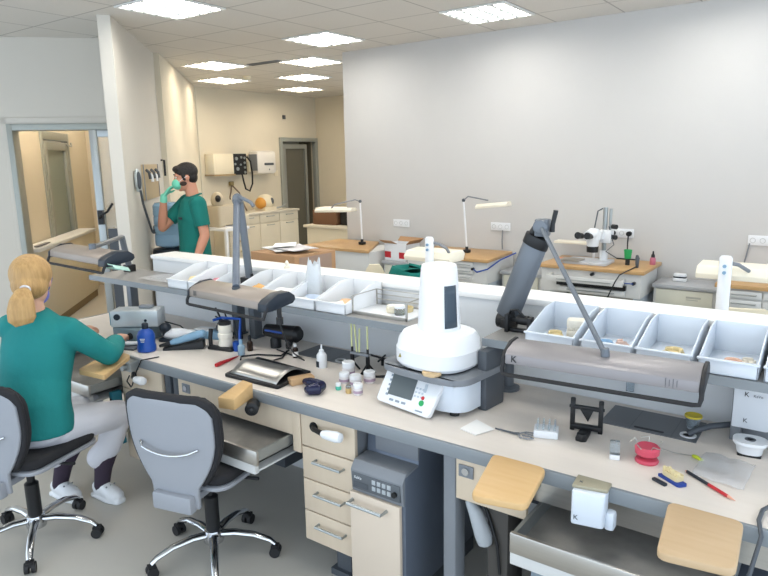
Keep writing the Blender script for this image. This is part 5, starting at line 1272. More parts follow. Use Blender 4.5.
w.grid(lambda u, v: c + V((.115 * v * math.cos(2 * PI * u) * (1 + .10 * math.sin(6 * PI * u + 2)) * 1.08, .095 * v * math.sin(2 * PI * u), .36 + .012 * math.sin(5 * u * PI) + .025 * (1 - v) * math.sin(3 * u + 1))), 44, 5)
tag(w.build('scrub_jacket', TEAL, solid=.004, smooth=70), 'crumpled teal garment hanging on a stool behind the divider', 'garment')
o = (-2.80, 3.75, .801)
# ================================================================== REAR DESKS ALONG THE RIGHT WALL
def rear_desk(x0, x1, y0, label, top=OAK, skew=0., zt=.88, drawers=(), legside='both'):
    o = ((x0 + x1) / 2, (y0 + 5.9) / 2, 0)
    t = thing('desk', label, 'desk', o, group=None)
    w = MB(o); w.slab([(x0, y0), (x1, y0), (x1 - skew, 5.9), (x0, 5.9)], zt - .03, zt); w.build('desk_top', top, t, bevel=.004)
    w = MB(o); w.box(x0 + .02, x1 - .03, y0 + .04, 5.88, zt - .235, zt - .03); w.build('apron_case', DESKW, t, bevel=.003)
    w = MB(o); w.box(x1 - .10, x1 - .04, y0 + .1, 5.85, 0, zt - .235); w.build('side_panel', mat('blue_white_panel', '#b9c3cc', .5), t)
    w = MB(o); w.box(x0 + .03, x0 + .09, y0 + .1, 5.85, 0, zt - .235); w.build('side_panel', DESKW, t)
    w = MB(o); w.box(x0 + .09, x1 - .10, 5.80, 5.84, .12, zt - .235); w.build('shadow_panel', mat('olive_grey_shadow', '#8f8f83', .6), t)  # sheet coloured like the shadowed wall foot under the open desk
    for (a, b, za, zb, out) in drawers:
        w = MB(o); w.box(a, b, y0 + .02 - out, y0 + .039, za, zb) if out == 0 else (w.box(a, b, y0 + .015 - out, y0 + .03 - out, za, zb), w.box(a + .01, b - .01, y0 + .03 - out, y0 + .039, za, za + .012), w.box(a + .01, a + .02, y0 + .03 - out, y0 + .039, za, zb), w.box(b - .02, b - .01, y0 + .03 - out, y0 + .039, za, zb))
        d = w.build('drawer', DESKW, t, bevel=.002)
        w = MB(o); m_ = (a + b) / 2; yy = y0 + .02 - out; L = (b - a) * .35; w.tube([(m_ - L, yy, (za + zb) / 2), (m_ - L, yy - .02, (za + zb) / 2), (m_ + L, yy - .02, (za + zb) / 2), (m_ + L, yy, (za + zb) / 2)], .004, 6); w.build('handle', ALU, d)
    return t, o
rear_desk(-4.90, -3.97, 5.24, 'oak-topped desk at the left end of the right wall, before the wall edge', skew=.35, drawers=((-4.66, -4.46, .80, .845, 0), (-4.66, -4.46, .745, .79, 0), (-4.66, -4.46, .69, .735, 0)))
t2, o2 = rear_desk(-3.55, -2.63, 5.27, 'oak-topped desk with thin white lamp, in the middle of the right wall', skew=.05, drawers=((-2.98, -2.80, .79, .84, 0), (-2.98, -2.80, .73, .78, 0), (-2.98, -2.80, .67, .72, 0)))
t3, o3 = rear_desk(-2.17, -1.28, 5.31, 'oak-topped desk carrying the microscope', drawers=((-2.06, -1.42, .755, .805, .10), (-1.98, -1.42, .665, .705, .03)))
w = MB(o3); w.box(-2.0, -1.42, 5.315, 5.35, .71, .745); w.build('dark_gap', BLACK, t3)
for x, z in ((-1.70, .822), (-1.46, .775), (-1.36, .775)):
    w = MB(o3); w.cyl((x, 5.35, z), (x, 5.315, z), .014); w.build('knob', BLACK, t3)
w = MB(o3); w.tube([(-1.46, 5.31, .775), (-1.36, 5.31, .775)], .004); w.build('blue_rod', BLUEP, t3)
t4, o4 = rear_desk(-.74, .45, 5.10, 'desk with yellow-edged top at the right end of the right wall', drawers=((-.66, -.44, .785, .835, 0), (-.66, -.44, .72, .77, 0), (-.43, .0, .785, .835, 0), (-.43, .0, .72, .77, 0)))
w = MB(o4); w.box(-.66, .3, 5.16, 5.8, .42, .62); w.build('lower_drawer', DESKW, t4, bevel=.003)
w = MB(o2); w.tube([(-2.80, 5.30, .78), (-2.74, 5.26, .76), (-2.65, 5.30, .79), (-2.62, 5.5, .85), (-2.60, 5.8, .88)], .007); w.build('blue_hose', BLUEP, t2)
w = MB(o2); w.cyl((-2.80, 5.31, .78), (-2.80, 5.28, .78), .013); w.build('knob', BLACK, t2)
def side_table(x0, x1, y0, label, z=.75, extras=False):
    o = ((x0 + x1) / 2, (y0 + 5.9) / 2, 0)
    t = thing('side_cabinet', label, 'cabinet', o)
    w = MB(o); w.box(x0, x1, y0, 5.9, z - .03, z); w.build('cabinet_top', mat('silver_grey_top', '#a9abae', .4), t, bevel=.003)
    w = MB(o); w.box(x0 + .01, x1 - .01, y0 + .03, 5.88, .0, z - .03); w.build('body', DESKW, t)
    w = MB(o); w.box(x0 + .03, x1 - .07, y0 + .015, y0 + .03, z - .19, z - .04); w.build('front_panel', mat('ivory_panel', '#d8d6c6', .5), t, bevel=.002)
    w = MB(o); w.box(x0 - .0, x1, y0 - .06, y0 + .02, z - .235, z - .215); w.build('ledge', GREY, t)
    w = MB(o); w.box(x0 + .0, x1, y0 - .05, y0 + .02, z - .33, z - .235); w.build('switch_box', mat('light_grey_box', '#aeb0b2', .5), t)
    if extras:
        for k, (x, m) in enumerate(((x0 + .05, REDP), (x0 + .10, BLACK), (x0 + .22, BLACK))):
            w = MB(o); w.box(x, x + .03, y0 - .056, y0 - .05, z - .275, z - .245); w.build('switch', m, t)
        w = MB(o); w.box((x0 + x1) / 2, (x0 + x1) / 2 + .11, y0 + .0135, y0 + .015, z - .10, z - .085); w.box((x0 + x1) / 2, (x0 + x1) / 2 + .09, y0 + .0135, y0 + .015, z - .115, z - .109); w.build('printed_mark', mat('pale_print', '#b3b2a8', .6), t)
    return t
side_table(-1.27, -.745, 5.55, 'grey-topped low cabinet with red and black switches between microscope desk and right desk', extras=True)
side_table(-2.62, -2.18, 5.50, 'grey-topped low cabinet between the lamp desk and the microscope desk')
side_table(-3.96, -3.56, 5.45, 'grey-topped low cabinet carrying the red and white carton')
# task lamps
def task_lamp(base, pts, h0, h1, label, sw=.07):
    t = thing('task_lamp', label, 'lamp', base)
    B = V(base)
    w = MB(B); w.box(B.x - .03, B.x + .03, B.y - .03, B.y + .03, B.z, B.z + .03); w.cyl(B, B + V((0, 0, .06)), .016); w.build('clamp_base', BLACK, t, bevel=.004)
    w = MB(B); w.tube([B + V((0, 0, .05)), pts[0]], .009, 8); w.build('lower_arm', WHITEP, t)
    w = MB(B); w.tube(pts, .007, 8); w.build('upper_arm', GREY, t)
    w = MB(B); w.ell(pts[0], .018); w.build('joint', DGREY, t)
    a, b = V(h0), V(h1); d = (b - a).normalized(); s = V((-d.y, d.x, 0))
    w = MB(B); vs = []
    for p in (a, b):
        for q, z in ((-1, 0), (-1, .022), (-.6, .04), (.6, .04), (1, .022), (1, 0)): vs.append(p + s * (q * sw) + V((0, 0, z)))
    w.add(vs, [(i, (i + 1) % 6, 6 + (i + 1) % 6, 6 + i) for i in range(6)] + [(5, 4, 3, 2, 1, 0), tuple(range(6, 12))]); w.build('shade', mat('warm_white_lamp', '#e6dfcc', .4), t, bevel=.003)
task_lamp((-4.33, 5.60, .88), vv((-4.36, 5.62, 1.35), (-4.40, 5.58, 1.37), (-4.58, 5.45, 1.32), (-4.62, 5.42, 1.27)), (-4.80, 5.42, 1.235), (-4.34, 5.48, 1.25), 'cream task lamp standing on the leftmost rear desk by the wall edge')
task_lamp((-3.03, 5.60, .88), vv((-3.08, 5.62, 1.39), (-3.02, 5.60, 1.43), (-2.78, 5.55, 1.40)), (-2.86, 5.5, 1.325), (-2.55, 5.52, 1.355), 'thin white task lamp standing on the middle rear desk')
# cream lamp head behind the microscope
o = (-2.0, 5.78, .88)
t = thing('task_lamp', 'flat cream lamp head beside the microscope, against the wall', 'lamp', o)
w = MB(o); w.box(-2.20, -1.84, 5.74, 5.86, 1.01, 1.03); w.build('shade', mat('warm_white_lamp', '#e6dfcc', .4), t, bevel=.004)
w = MB(o); w.cyl((-1.84, 5.79, .88), (-1.84, 5.79, 1.0), .01); w.build('post', WHITEP, t)
# microscope
o = (-1.76, 5.55, .88)
t = thing('stereo_microscope', 'white stereo microscope with black eyepieces on its stand', 'microscope', o)
w = MB(o); w.slab(rnd([(-2.0, 5.42), (-1.62, 5.42), (-1.62, 5.70), (-2.0, 5.70)], .03), .881, .905); w.build('base_plate', mat('pale_grey_plate', '#c4c7cb', .4), t, bevel=.003)
w = MB(o); w.box(-2.02, -1.84, 5.40, 5.56, .905, .915); w.build('stage_tray', STEEL, t)
w = MB(o); w.cyl((-1.70, 5.62, .90), (-1.70, 5.62, 1.36), .020); w.cyl((-1.655, 5.62, 1.05), (-1.655, 5.62, 1.35), .012); w.build('column', ALU, t)
w = MB(o); w.box(-1.735, -1.63, 5.56, 5.66, 1.06, 1.17); w.build('focus_block', WHITEP, t, bevel=.01)
w = MB(o); w.cyl((-1.70, 5.62, .90), (-1.70, 5.62, .99), .034); w.build('column_foot', WHITEP, t)
for z in (1.20, 1.11):
    w = MB(o); w.cyl((-1.63, 5.60, z), (-1.59, 5.58, z), .02); w.build('focus_knob', BLACK, t)
w = MB(o); w.tube([(-1.76, 5.50, 1.03), (-1.76, 5.50, 1.08), (-1.755, 5.50, 1.15), (-1.755, 5.51, 1.18)], [.045, .055, .055, .04], 18); w.tube([(-1.76, 5.48, 1.14), (-1.78, 5.42, 1.13)], [.05, .042], 14); w.obox((-1.72, 5.55, 1.13), (.07, .08, .07)); w.build('optics_body', WHITEP, t, bevel=.0)
for dx in (-.045, .035):
    w = MB(o); w.tube([(-1.79 + dx, 5.44, 1.125), (-1.80 + dx, 5.38, 1.135), (-1.802 + dx, 5.365, 1.137)], [.024, .028, .03], 14); w.build('eyepiece', BLACK, t)
w = MB(o); w.tube([(-1.76, 5.50, .985), (-1.76, 5.50, 1.035)], [.048, .05], 20); w.build('objective_ring', BLACK, t)
w = MB(o); w.tube([(-1.72, 5.6, 1.35), (-1.75, 5.57, 1.33), (-1.76, 5.53, 1.19)], .006, 8); w.tube([(-1.66, 5.6, 1.2), (-1.60, 5.56, 1.05), (-1.66, 5.55, .99), (-1.58, 5.6, .93)], .005, 8); w.build('lamp_cable', DGREY, t)
tag(MB((-2.05, 5.62, .88)).obox((-2.02, 5.66, .884), (.20, .12, .006), rz=.2).build('document', PINKISH), 'peach paper sheet on the microscope desk, left of the stand', 'paper')
# cup, nozzle, bottle, items
o = (-1.50, 5.60, .88)
t = thing('cup_stand', 'black cross-shaped stand on the microscope desk under the green cup', 'stand', o)
w = MB(o); w.box(-1.58, -1.40, 5.59, 5.61, .925, .935); w.build('cross_arm', BLACK, t)
w = MB(o); w.cyl((-1.49, 5.60, .88), (-1.49, 5.60, .925), .018); w.build('stem', BLACK, t)
tag(MB((-1.49, 5.60, .936)).lathe([(.026, .936), (.034, 1.01), (.031, 1.01), (.023, .942)], (-1.49, 5.60, 0)).build('cup', GREENP), 'bright green cup on the black stand right of the microscope', 'cup')
o = (-1.385, 5.50, .88)
t = thing('air_nozzle', 'upright black nozzle with hanging cord at the front of the microscope desk', 'nozzle', o)
w = MB(o); w.tube([(-1.385, 5.50, .88), (-1.385, 5.50, .96), (-1.39, 5.50, .985)], [.012, .018, .010]); w.build('nozzle_head', DGREY, t)
w = MB(o); w.tube([(-1.385, 5.50, .89), (-1.40, 5.30, .885), (-1.44, 5.20, .86), (-1.47, 5.19, .80), (-1.53, 5.19, .65), (-1.55, 5.22, .5)], .005); w.build('cord', BLACK, t)
o = (-1.315, 5.72, .88)
t = thing('bottle', 'small pinkish-red bottle with black dropper top by the wall on the microscope desk', 'bottle', o)
w = MB(); w.lathe([(.022, 0), (.024, .004), (.024, .05), (.018, .062)]); w.build('body', mat('pink_liquid', '#b96a7c', .3), t)
w = MB(); w.lathe([(.016, .062), (.014, .085), (.008, .09), (.006, .115)]); w.build('dropper', BLACK, t)
o = (-1.10, 5.76, .751)
t = thing('adhesive_stack', 'two small white and navy pads stacked on the low cabinet right of the microscope desk', 'pad', o)
w = MB(); w.slab(rnd([(-.055, -.03), (.055, -.03), (.055, .03), (-.055, .03)], .02), .0, .03); w.build('pad', WHITEP, t, bevel=.006)
w = MB(); w.slab(rnd([(-.05, -.028), (.05, -.028), (.05, .028), (-.05, .028)], .02), .03, .04); w.build('divider_layer', NAVY, t)
w = MB(); w.slab(rnd([(-.05, -.028), (.05, -.028), (.05, .028), (-.05, .028)], .02), .04, .065); w.build('pad', WHITEP, t, bevel=.006)
# red/white carton open
o = (-3.93, 5.50, .751)
t = thing('open_carton', 'open white and red carton with cardboard flaps right of the leftmost rear desk', 'box', (-3.80, 5.60, .751), -.1)
w = MB(); T = .006
for a, b, c_, d in ((-.15, .15, -.11, -.11 + T), (-.15, .15, .11 - T, .11), (-.15, -.15 + T, -.11, .11), (.15 - T, .15, -.11, .11)): w.box(a, b, c_, d, 0, .18)
w.box(-.15, .15, -.11, .11, 0, T); w.build('carton_walls', WHITEP, t)
w = MB(); w.add([(-.15, -.11, .18), (0.02, -.11, .18), (-.01, -.17, .215), (-.17, -.17, .215), (-.15, -.108, .184), (0.02, -.108, .184), (-.01, -.168, .219), (-.17, -.168, .219)], [(0, 3, 2, 1), (4, 5, 6, 7), (0, 1, 5, 4), (1, 2, 6, 5), (2, 3, 7, 6), (3, 0, 4, 7)])
w.add([(.15, -.11, .18), (.15, .11, .18), (.21, .10, .225), (.21, -.12, .225), (.146, -.11, .182), (.146, .11, .182), (.206, .10, .229), (.206, -.12, .229)], [(0, 1, 2, 3), (7, 6, 5, 4), (0, 4, 5, 1), (1, 5, 6, 2), (2, 6, 7, 3), (3, 7, 4, 0)])
w.add([(-.15, .11, .18), (.15, .11, .18), (.16, .17, .22), (-.16, .17, .22), (-.15, .106, .182), (.15, .106, .182), (.16, .166, .224), (-.16, .166, .224)], [(0, 3, 2, 1), (4, 5, 6, 7), (0, 1, 5, 4), (1, 2, 6, 5), (2, 3, 7, 6), (3, 0, 4, 7)])
w.build('flap', CARD, t)
for x0, x1 in ((-.145, -.06), (.05, .15)):
    w = MB(); w.box(x0, x1, -.1115, -.11, .03, .095); w.build('red_print', REDP, t)
c = V((-3.62, 5.62, .752)); w = MB(c)
w.tube([c + V((.075 * math.cos(a), .06 * math.sin(a), .012 + .07 * (1 + math.sin(a)) * .5)) for a in [2 * PI * i / 24 for i in range(25)]], .008, 8)
w.tube([c + V((.065 * math.cos(a), .055 * math.sin(a), .010 + .055 * (1 + math.sin(a)) * .5)) for a in [2 * PI * i / 24 for i in range(25)]], .007, 8)
tag(w.build('cable_coil', BLACK), 'coiled black cable beside the red and white carton', 'cable')
# white long blocks on desk 2 and a white bar
w = MB((-3.1, 5.45, .88)); w.obox((-3.15, 5.46, .892), (.24, .07, .022), rz=.1)
tag(w.build('paper_pad', WHITEP, bevel=.004), 'long white block lying at the front of the middle rear desk', 'pad')
w = MB((-3.32, 5.45, .88)); w.obox((-3.37, 5.44, .90), (.13, .05, .04), rz=-.1)
# outlets
def outlets(x0, n, z, label, plugs=()):
    o = (x0 + n * .035, 5.93, z)
    t = thing('wall_outlet', label, 'outlet', o, group=None)
    w = MB(o); w.box(x0, x0 + n * .07, 5.918, 5.929, z - .04, z + .04); w.build('plate', WHITEP, t, bevel=.003)
    for k in range(n):
        x = x0 + .035 + k * .07; w = MB(o); w.lathe([(.021, 0), (.021, .003), (.018, .003), (.016, .0005)], (x, 5.919, z), M=frame((1, 0, 0), (0, 0, 1))); w.build('socket', mat('socket_grey', '#b9bcbd', .5), t)
    for k in plugs:
        x = x0 + .035 + k * .07; w = MB(o); w.cyl((x, 5.915, z), (x, 5.88, z), .022); w.build('plug', BLACK, t)
outlets(-4.13, 3, 1.10, 'white triple outlet above the coiled cable, leftmost on the right wall')
outlets(-2.93, 3, 1.115, 'white triple outlet above the middle rear desk')
outlets(-1.745, 3, 1.11, 'white triple outlet with two black plugs behind the microscope', (0, 2))
outlets(-.645, 4, 1.105, 'white outlet row at the right edge of the photo')
for pts, l in (([(-2.80, 5.92, 1.08), (-2.80, 5.91, .98), (-2.79, 5.90, .89)], 'thin grey cable hanging from the outlet above the middle rear desk'),
               ([(-1.71, 5.88, 1.11), (-1.74, 5.86, 1.06), (-1.77, 5.84, 1.0)], 'black cable from the left plug behind the microscope'),
               ([(-1.57, 5.88, 1.11), (-1.57, 5.87, 1.04), (-1.55, 5.80, .95)], 'black cable from the right plug down behind the green cup'),
               ([(-.63, 5.92, 1.08), (-.65, 5.91, .95), (-.66, 5.905, .89)], 'thin grey cable hanging from the outlet at the right edge')):
    w = MB(pts[0]); w.tube(pts, .006, 8); tag(w.build('cable', GREY if 'grey' in l else BLACK), l, 'cable')
tag(MB((-.42, 5.93, 1.62)).box(-.44, -.39, 5.917, 5.929, 1.60, 1.66).build('wall_switch', mat('pale_grey_switch', '#b5b4ae', .5), bevel=.003), 'small pale switch on the right wall at the right edge', 'switch')

# ================================================================== BACK WALL AREA
def wallbox(name, y0, y1, z0, z1, d, m, label, cat, bevel=.008):
    o = (-8.63, (y0 + y1) / 2, (z0 + z1) / 2); t = thing(name, label, cat, o)
    w = MB(o); w.box(-8.628, -8.63 + d, y0, y1, z0, z1); w.build('housing', m, t, bevel=bevel); return t, o
t, o = wallbox('wall_cabinet', 7.02, 7.44, 1.60, 1.93, .22, CREAM, 'cream wall box left of the black gauge panel', 'cabinet')
w = MB(o); w.box(-8.628, -8.40, 7.0, 7.46, 1.575, 1.60); w.build('lower_edge', mat('brownish_edge', '#a08a64', .5), t)
w = MB(o); w.box(-8.412, -8.406, 7.06, 7.40, 1.64, 1.90); w.build('front_door', CREAM, t, bevel=.003)
t, o = wallbox('gauge_panel', 7.45, 7.78, 1.58, 1.93, .16, BLACK, 'black panel with white gauges and a looped hose on the back wall', 'panel', .004)
for y, z, r in ((7.55, 1.85, .028), (7.66, 1.87, .02), (7.73, 1.86, .02), (7.73, 1.78, .02), (7.73, 1.70, .02), (7.73, 1.62, .022), (7.57, 1.68, .03), (7.52, 1.76, .018), (7.64, 1.75, .016)):
    w = MB(o); w.cyl((-8.47, y, z), (-8.455, y, z), r, n=14); w.build('gauge', ALU, t)
w = MB(o); w.tube([(-8.46, 7.78, 1.88), (-8.44, 7.84, 1.80), (-8.44, 7.87, 1.60), (-8.44, 7.86, 1.42), (-8.44, 7.79, 1.30), (-8.44, 7.70, 1.34), (-8.44, 7.66, 1.48), (-8.46, 7.65, 1.60)], .015, 10); w.build('looped_hose', BLACK, t)
t, o = wallbox('towel_dispenser', 7.96, 8.42, 1.58, 1.98, .24, mat('dispenser_white', '#dcd8d0', .4), 'white paper towel dispenser on the back wall', 'dispenser', .05)
w = MB(o); w.box(-8.392, -8.382, 8.12, 8.34, 1.73, 1.77); w.build('slot', DGREY, t, bevel=.004)
w = MB(o); w.box(-8.60, -8.40, 7.955, 7.965, 1.64, 1.92); w.build('side_window', GREY, t)
w = MB(o); w.box(-8.386, -8.382, 8.22, 8.24, 1.64, 1.67); w.build('lock', GREY, t)
t, o = wallbox('soap_dispenser', 7.88, 7.95, 1.62, 1.80, .10, CREAM, 'small cream soap dispenser between hose loop and towel dispenser', 'dispenser', .01)
t, o = wallbox('wall_switch', 8.58, 8.68, 1.53, 1.63, .012, CREAM, 'square cream switch left of the dark doorway', 'switch', .003)
t, o = wallbox('wall_junction', 7.49, 7.57, 1.40, 1.47, .05, mat('old_brass', '#8c7c50', .5), 'small brownish tap junction below the gauge panel', 'junction', .006)
for pts, l in (([(-8.58, 7.53, 1.40), (-8.5, 7.60, 1.28), (-8.46, 7.64, 1.10), (-8.4, 7.66, .97)], 'brown hose hanging from the junction below the gauge panel'),
               ([(-8.58, 7.51, 1.40), (-8.5, 7.42, 1.30), (-8.4, 7.30, 1.22), (-8.3, 7.22, 1.20)], 'thin brown hose sagging left from the junction')):
    w = MB(pts[0]); w.tube(pts, .012, 8); tag(w.build('hose', mat('brown_hose', '#5b4a3a', .5)), l, 'hose')
tag(MB((-8.62, 8.93, 2.42)).box(-8.629, -8.60, 8.86, 8.92, 2.55, 2.62).build('wall_sensor', DGREY, bevel=.004), 'tiny dark sensor high on the back wall above the doorway', 'sensor')
# counter along the back wall
o = (-8.3, 7.8, 0)
t = thing('base_cabinet', 'cream base cabinet row with pale worktop along the back wall', 'cabinet', o)
w = MB(o); w.box(-8.62, -8.02, 7.10, 8.50, .08, .93); w.build('carcass', CABCR, t)
w = MB(o); w.box(-8.62, -7.98, 7.08, 8.52, .93, .965); w.build('worktop', mat('pale_worktop', '#cfc9ba', .4), t, bevel=.004)
for k in range(3):
    y0 = 7.11 + k * .465
    w = MB(o); w.box(-8.02, -8.0, y0, y0 + .455, .78, .925); d = w.build('drawer', CABCR, t, bevel=.003)
    w = MB(o); w.tube([(-8.0, y0 + .15, .885), (-7.975, y0 + .15, .885), (-7.975, y0 + .31, .885), (-8.0, y0 + .31, .885)], .006, 6); w.build('handle', ALU, d)
    w = MB(o); w.box(-8.02, -8.0, y0, y0 + .455, .10, .77); d = w.build('door', CABCR, t, bevel=.003)
    w = MB(o); w.tube([(-8.0, y0 + .15, .74), (-7.975, y0 + .15, .74), (-7.975, y0 + .31, .74), (-8.0, y0 + .31, .74)], .006, 6); w.build('handle', ALU, d)
w = MB(o); w.box(-8.60, -8.06, 7.12, 8.48, 0, .08); w.build('plinth', DGREY, t)
# round cream machine on the counter
o = (-8.3, 7.93, .966)
t = thing('polishing_machine', 'cream rounded machine with orange side and dark oval opening on the back counter', 'machine', o)
w = MB(o); w.ell((-8.28, 7.98, 1.10), (.15, .17, .14), n=24, m=14); w.box(-8.40, -8.15, 7.85, 8.12, .966, 1.02); w.build('housing', CREAM, t)
w = MB(o); w.ell((-8.26, 7.86, 1.09), (.11, .09, .10)); w.build('side_cover', mat('orange_plastic', '#c98f3c', .5), t)
w = MB(o); w.ell((-8.155, 8.02, 1.12), (.03, .045, .06)); w.build('opening', DGREY, t)
tag(MB((-8.2, 8.3, .966)).tube([(-8.25, 8.18, .985), (-8.2, 8.28, 1.0), (-8.2, 8.38, 1.03), (-8.2, 8.40, 1.06)], .014, 8).build('tap', ALU), 'small metal tap at the right end of the back counter', 'tap')
# drawers and white tables behind the man
o = (-7.3, 6.55, 0)
t = thing('drawer_unit', 'white drawer unit with small pull knobs standing behind the man', 'drawer unit', o)
w = MB(o); w.box(-7.75, -7.42, 6.38, 6.80, .0, 1.02); w.build('carcass', CABCR, t, bevel=.004)
for k in range(6):
    w = MB(o); w.box(-7.42, -7.405, 6.39, 6.79, .10 + k * .152, .245 + k * .152); d = w.build('drawer', CABCR, t, bevel=.003)
    w = MB(o); w.cyl((-7.405, 6.59, .17 + k * .152), (-7.38, 6.59, .17 + k * .152), .016, n=10); w.build('knob', mat('beige_knob', '#b5a888', .5), d)
o = (-7.3, 6.1, 0)
t = thing('side_table', 'white table beside the man carrying a beige appliance', 'table', o)
w = MB(o); w.box(-7.42, -6.92, 5.90, 6.34, .86, .90); w.build('tabletop', WHITEP, t, bevel=.004)
for x in (-7.38, -6.96):
    for y in (5.94, 6.30): w = MB(o); w.box(x - .02, x + .02, y - .02, y + .02, 0, .86); w.build('leg', WHITEP, t)
o = (-7.24, 6.1, .901)
t = thing('desktop_appliance', 'beige appliance with dark round knob behind the shoulder of the man', 'appliance', o)
w = MB(o); w.slab(rnd([(-7.38, 5.96), (-7.10, 5.96), (-7.10, 6.26), (-7.38, 6.26)], .05), .901, 1.20); w.ell((-7.24, 6.06, 1.27), (.09, .09, .12)); w.build('housing', mat('beige_machine', '#b9ad96', .5), t, bevel=.01)
w = MB(o); w.ell((-7.15, 6.0, 1.30), (.04, .04, .05)); w.build('knob', BLACK, t)
tag(MB((-7.2, 6.2, .901)).box(-7.25, -7.10, 6.05, 6.30, .901, .93).build('storage_tray', WHITEP, bevel=.004), 'flat white tray at the edge of the white table behind the man', 'tray')
# boxes in the recess left of the wall edge
o = (-5.6, 7.6, 0)
t = thing('side_cabinet', 'cream low cabinet in the rear recess left of the right wall edge', 'cabinet', o)
w = MB(o); w.box(-6.7, -5.2, 7.3, 7.9, .02, .80); w.build('carcass', CABCR, t)
w = MB(o); w.box(-6.75, -5.15, 7.27, 7.93, .80, .84); w.build('cabinet_top', mat('pale_worktop', '#cfc9ba'), t, bevel=.004)
tag(MB((-6.35, 7.55, .841)).box(-6.66, -6.20, 7.4, 7.75, .841, 1.06).build('cardboard_box', mat('dark_brown_card', '#6e4f38', .8), bevel=.004), 'dark brown cardboard box on the rear recess cabinet', 'box')
tag(MB((-6.05, 7.55, .841)).box(-6.17, -5.90, 7.45, 7.75, .841, 1.08).build('storage_box', BLACK, bevel=.02), 'black box beside the brown one on the rear recess cabinet', 'box')
tag(MB((-6.2, 7.6, 1.07)).obox((-6.38, 7.58, 1.078), (.5, .30, .03), rz=.2).build('paper_pad', PAPER, bevel=.004), 'white papers lying across the dark brown box in the recess', 'paper')
t = thing('task_lamp', 'small dark lamp arm rising behind the dark boxes in the recess', 'lamp', (-5.98, 7.82, .841))
w = MB((-5.98, 7.82, .841)); w.tube([(-5.98, 7.82, .841), (-5.98, 7.82, 1.40)], .012); w.build('post', CREAM, t)
w = MB((-5.98, 7.82, .841)); w.tube([(-5.98, 7.82, 1.40), (-6.22, 7.75, 1.47)], .014); w.build('arm', DGREY, t)

# ---- partition things: hair-dryer style handset, board with hooks, cooler
def onpart(t_, z, off=0.):
    x, y = diag(-1.785 + off, t_); return V((x, y, z))
nrm = V((1, 1, 0)).normalized(); al = V((-1, 1, 0)).normalized(); RP = frame(al, (0, 0, 1))
o = onpart(8.74, 1.65)
t = thing('wall_handset', 'white wall-mounted handset with dark curly cord on the partition', 'handset', o)
w = MB(); w.ell(nrm * .03, (.055, .03, .105), M=Matrix((al, nrm, V((0, 0, 1)))).transposed()); w.build('shell', mat('handset_grey', '#b9c2c4', .4), t)
w = MB(); w.ell(nrm * .05 - al * .045, (.012, .02, .08), M=Matrix((al, nrm, V((0, 0, 1)))).transposed()); w.build('dark_edge', DGREY, t)
p0 = nrm * .05 - al * .02 + V((0, 0, -.09))
w = MB(); w.tube([p0, p0 + al * .06 + V((0, 0, -.12)), p0 + al * .20 + nrm * .01 + V((0, 0, -.30)), p0 + al * .33 + nrm * .01 + V((0, 0, -.41)), p0 + al * .42 + nrm * .01 + V((0, 0, -.43)), p0 + al * .50 + V((0, 0, -.37))], .011, 8); w.build('cord', DGREY, t)
o = onpart(9.76, 1.62)
t = thing('pin_board', 'beige wooden board with dark hooks hanging on the partition', 'board', o)
w = MB(); w.obox(nrm * .012, (.78, .34, .02), M=RP); w.build('board', mat('beige_board', '#b4a284', .6), t, bevel=.003)
w = MB(); w.obox(nrm * .024 - al * .38, (.02, .34, .006), M=RP); w.obox(nrm * .024 + al * .38, (.02, .34, .006), M=RP); w.build('edge_strip', GREY, t)
for k in range(5):
    w = MB(); b_ = nrm * .025 + al * (-.28 + k * .12) + V((0, 0, .12 - .03 * (k % 2)));  w.tube([b_, b_ + nrm * .03 + V((0, 0, -.03)), b_ + nrm * .035 + V((0, 0, -.09))], .014, 8); w.build('hook', [DGREY, WHITEP][k % 2], t)
o = onpart(9.42, 0, .26)
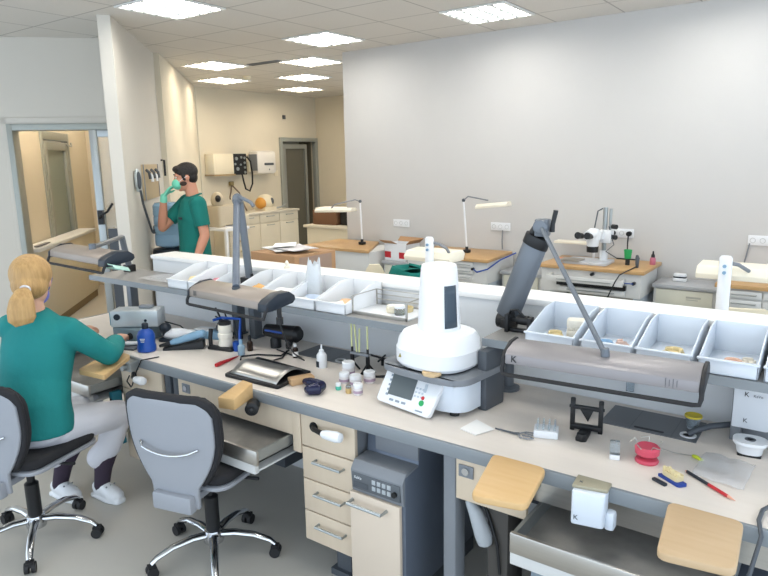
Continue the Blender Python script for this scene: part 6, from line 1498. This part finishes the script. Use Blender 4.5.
t = thing('water_cooler', 'dark-topped water cooler base beside the partition, left of the man', 'cooler', o, PI / 4 * -1)
w = MB(); w.box(-.15, .15, -.15, .15, .0, .90); w.build('cabinet', WHITEP, t, bevel=.02)
w = MB(); w.lathe([(.16, .90), (.17, .93), (.16, .965), (.10, .975)]); w.build('collar', NAVY, t)
w = MB((0, 0, 0)); 
w.lathe([(.05, .97), (.13, 1.0), (.135, 1.02), (.135, 1.10), (.128, 1.11), (.135, 1.12), (.135, 1.19), (.128, 1.20), (.135, 1.21), (.135, 1.28), (.128, 1.29), (.135, 1.30), (.135, 1.39), (.11, 1.42), (.05, 1.425)], o, 28)
tag(w.build('water_bottle', WATER), 'big ribbed blue water bottle upside down on the cooler', 'bottle')
tag(MB(onpart(10.75, 1.75)).tube([onpart(10.7, 1.83, .02), onpart(10.7, 1.83, .07), onpart(10.7, 1.66, .07)], .012, 8).build('wall_hook', BLACK), 'small black hook on the partition just left of the man', 'hook')

# ================================================================== LIGHT + CAMERA
wd = bpy.data.worlds.new('daylight'); SC.world = wd; wd.use_nodes = True
bg = wd.node_tree.nodes['Background']; bg.inputs[0].default_value = (.74, .86, 1.0, 1); bg.inputs[1].default_value = 2.1

cam_d = bpy.data.cameras.new('camera'); cam = bpy.data.objects.new('camera', cam_d); COL.objects.link(cam)
YAW, PIT, ROL, F = math.radians(-35.8366), math.radians(11.2987), math.radians(-1.0462), 645.82
f = V((math.sin(YAW) * math.cos(PIT), math.cos(YAW) * math.cos(PIT), -math.sin(PIT)))
rt = V((math.cos(YAW), -math.sin(YAW), 0)); up = rt.cross(f)
r2 = rt * math.cos(ROL) + up * math.sin(ROL); u2 = -rt * math.sin(ROL) + up * math.cos(ROL)
M = Matrix((r2, u2, -f)).transposed().to_4x4(); M.translation = V((0, 0, 1.8))
cam.matrix_world = M
cam_d.sensor_width = 36; cam_d.lens = F / 768 * 36; cam_d.clip_start = .05
SC.camera = cam
SC.view_settings.view_transform = 'Standard'; SC.view_settings.look = 'None'; SC.view_settings.exposure = .22; SC.view_settings.gamma = 1
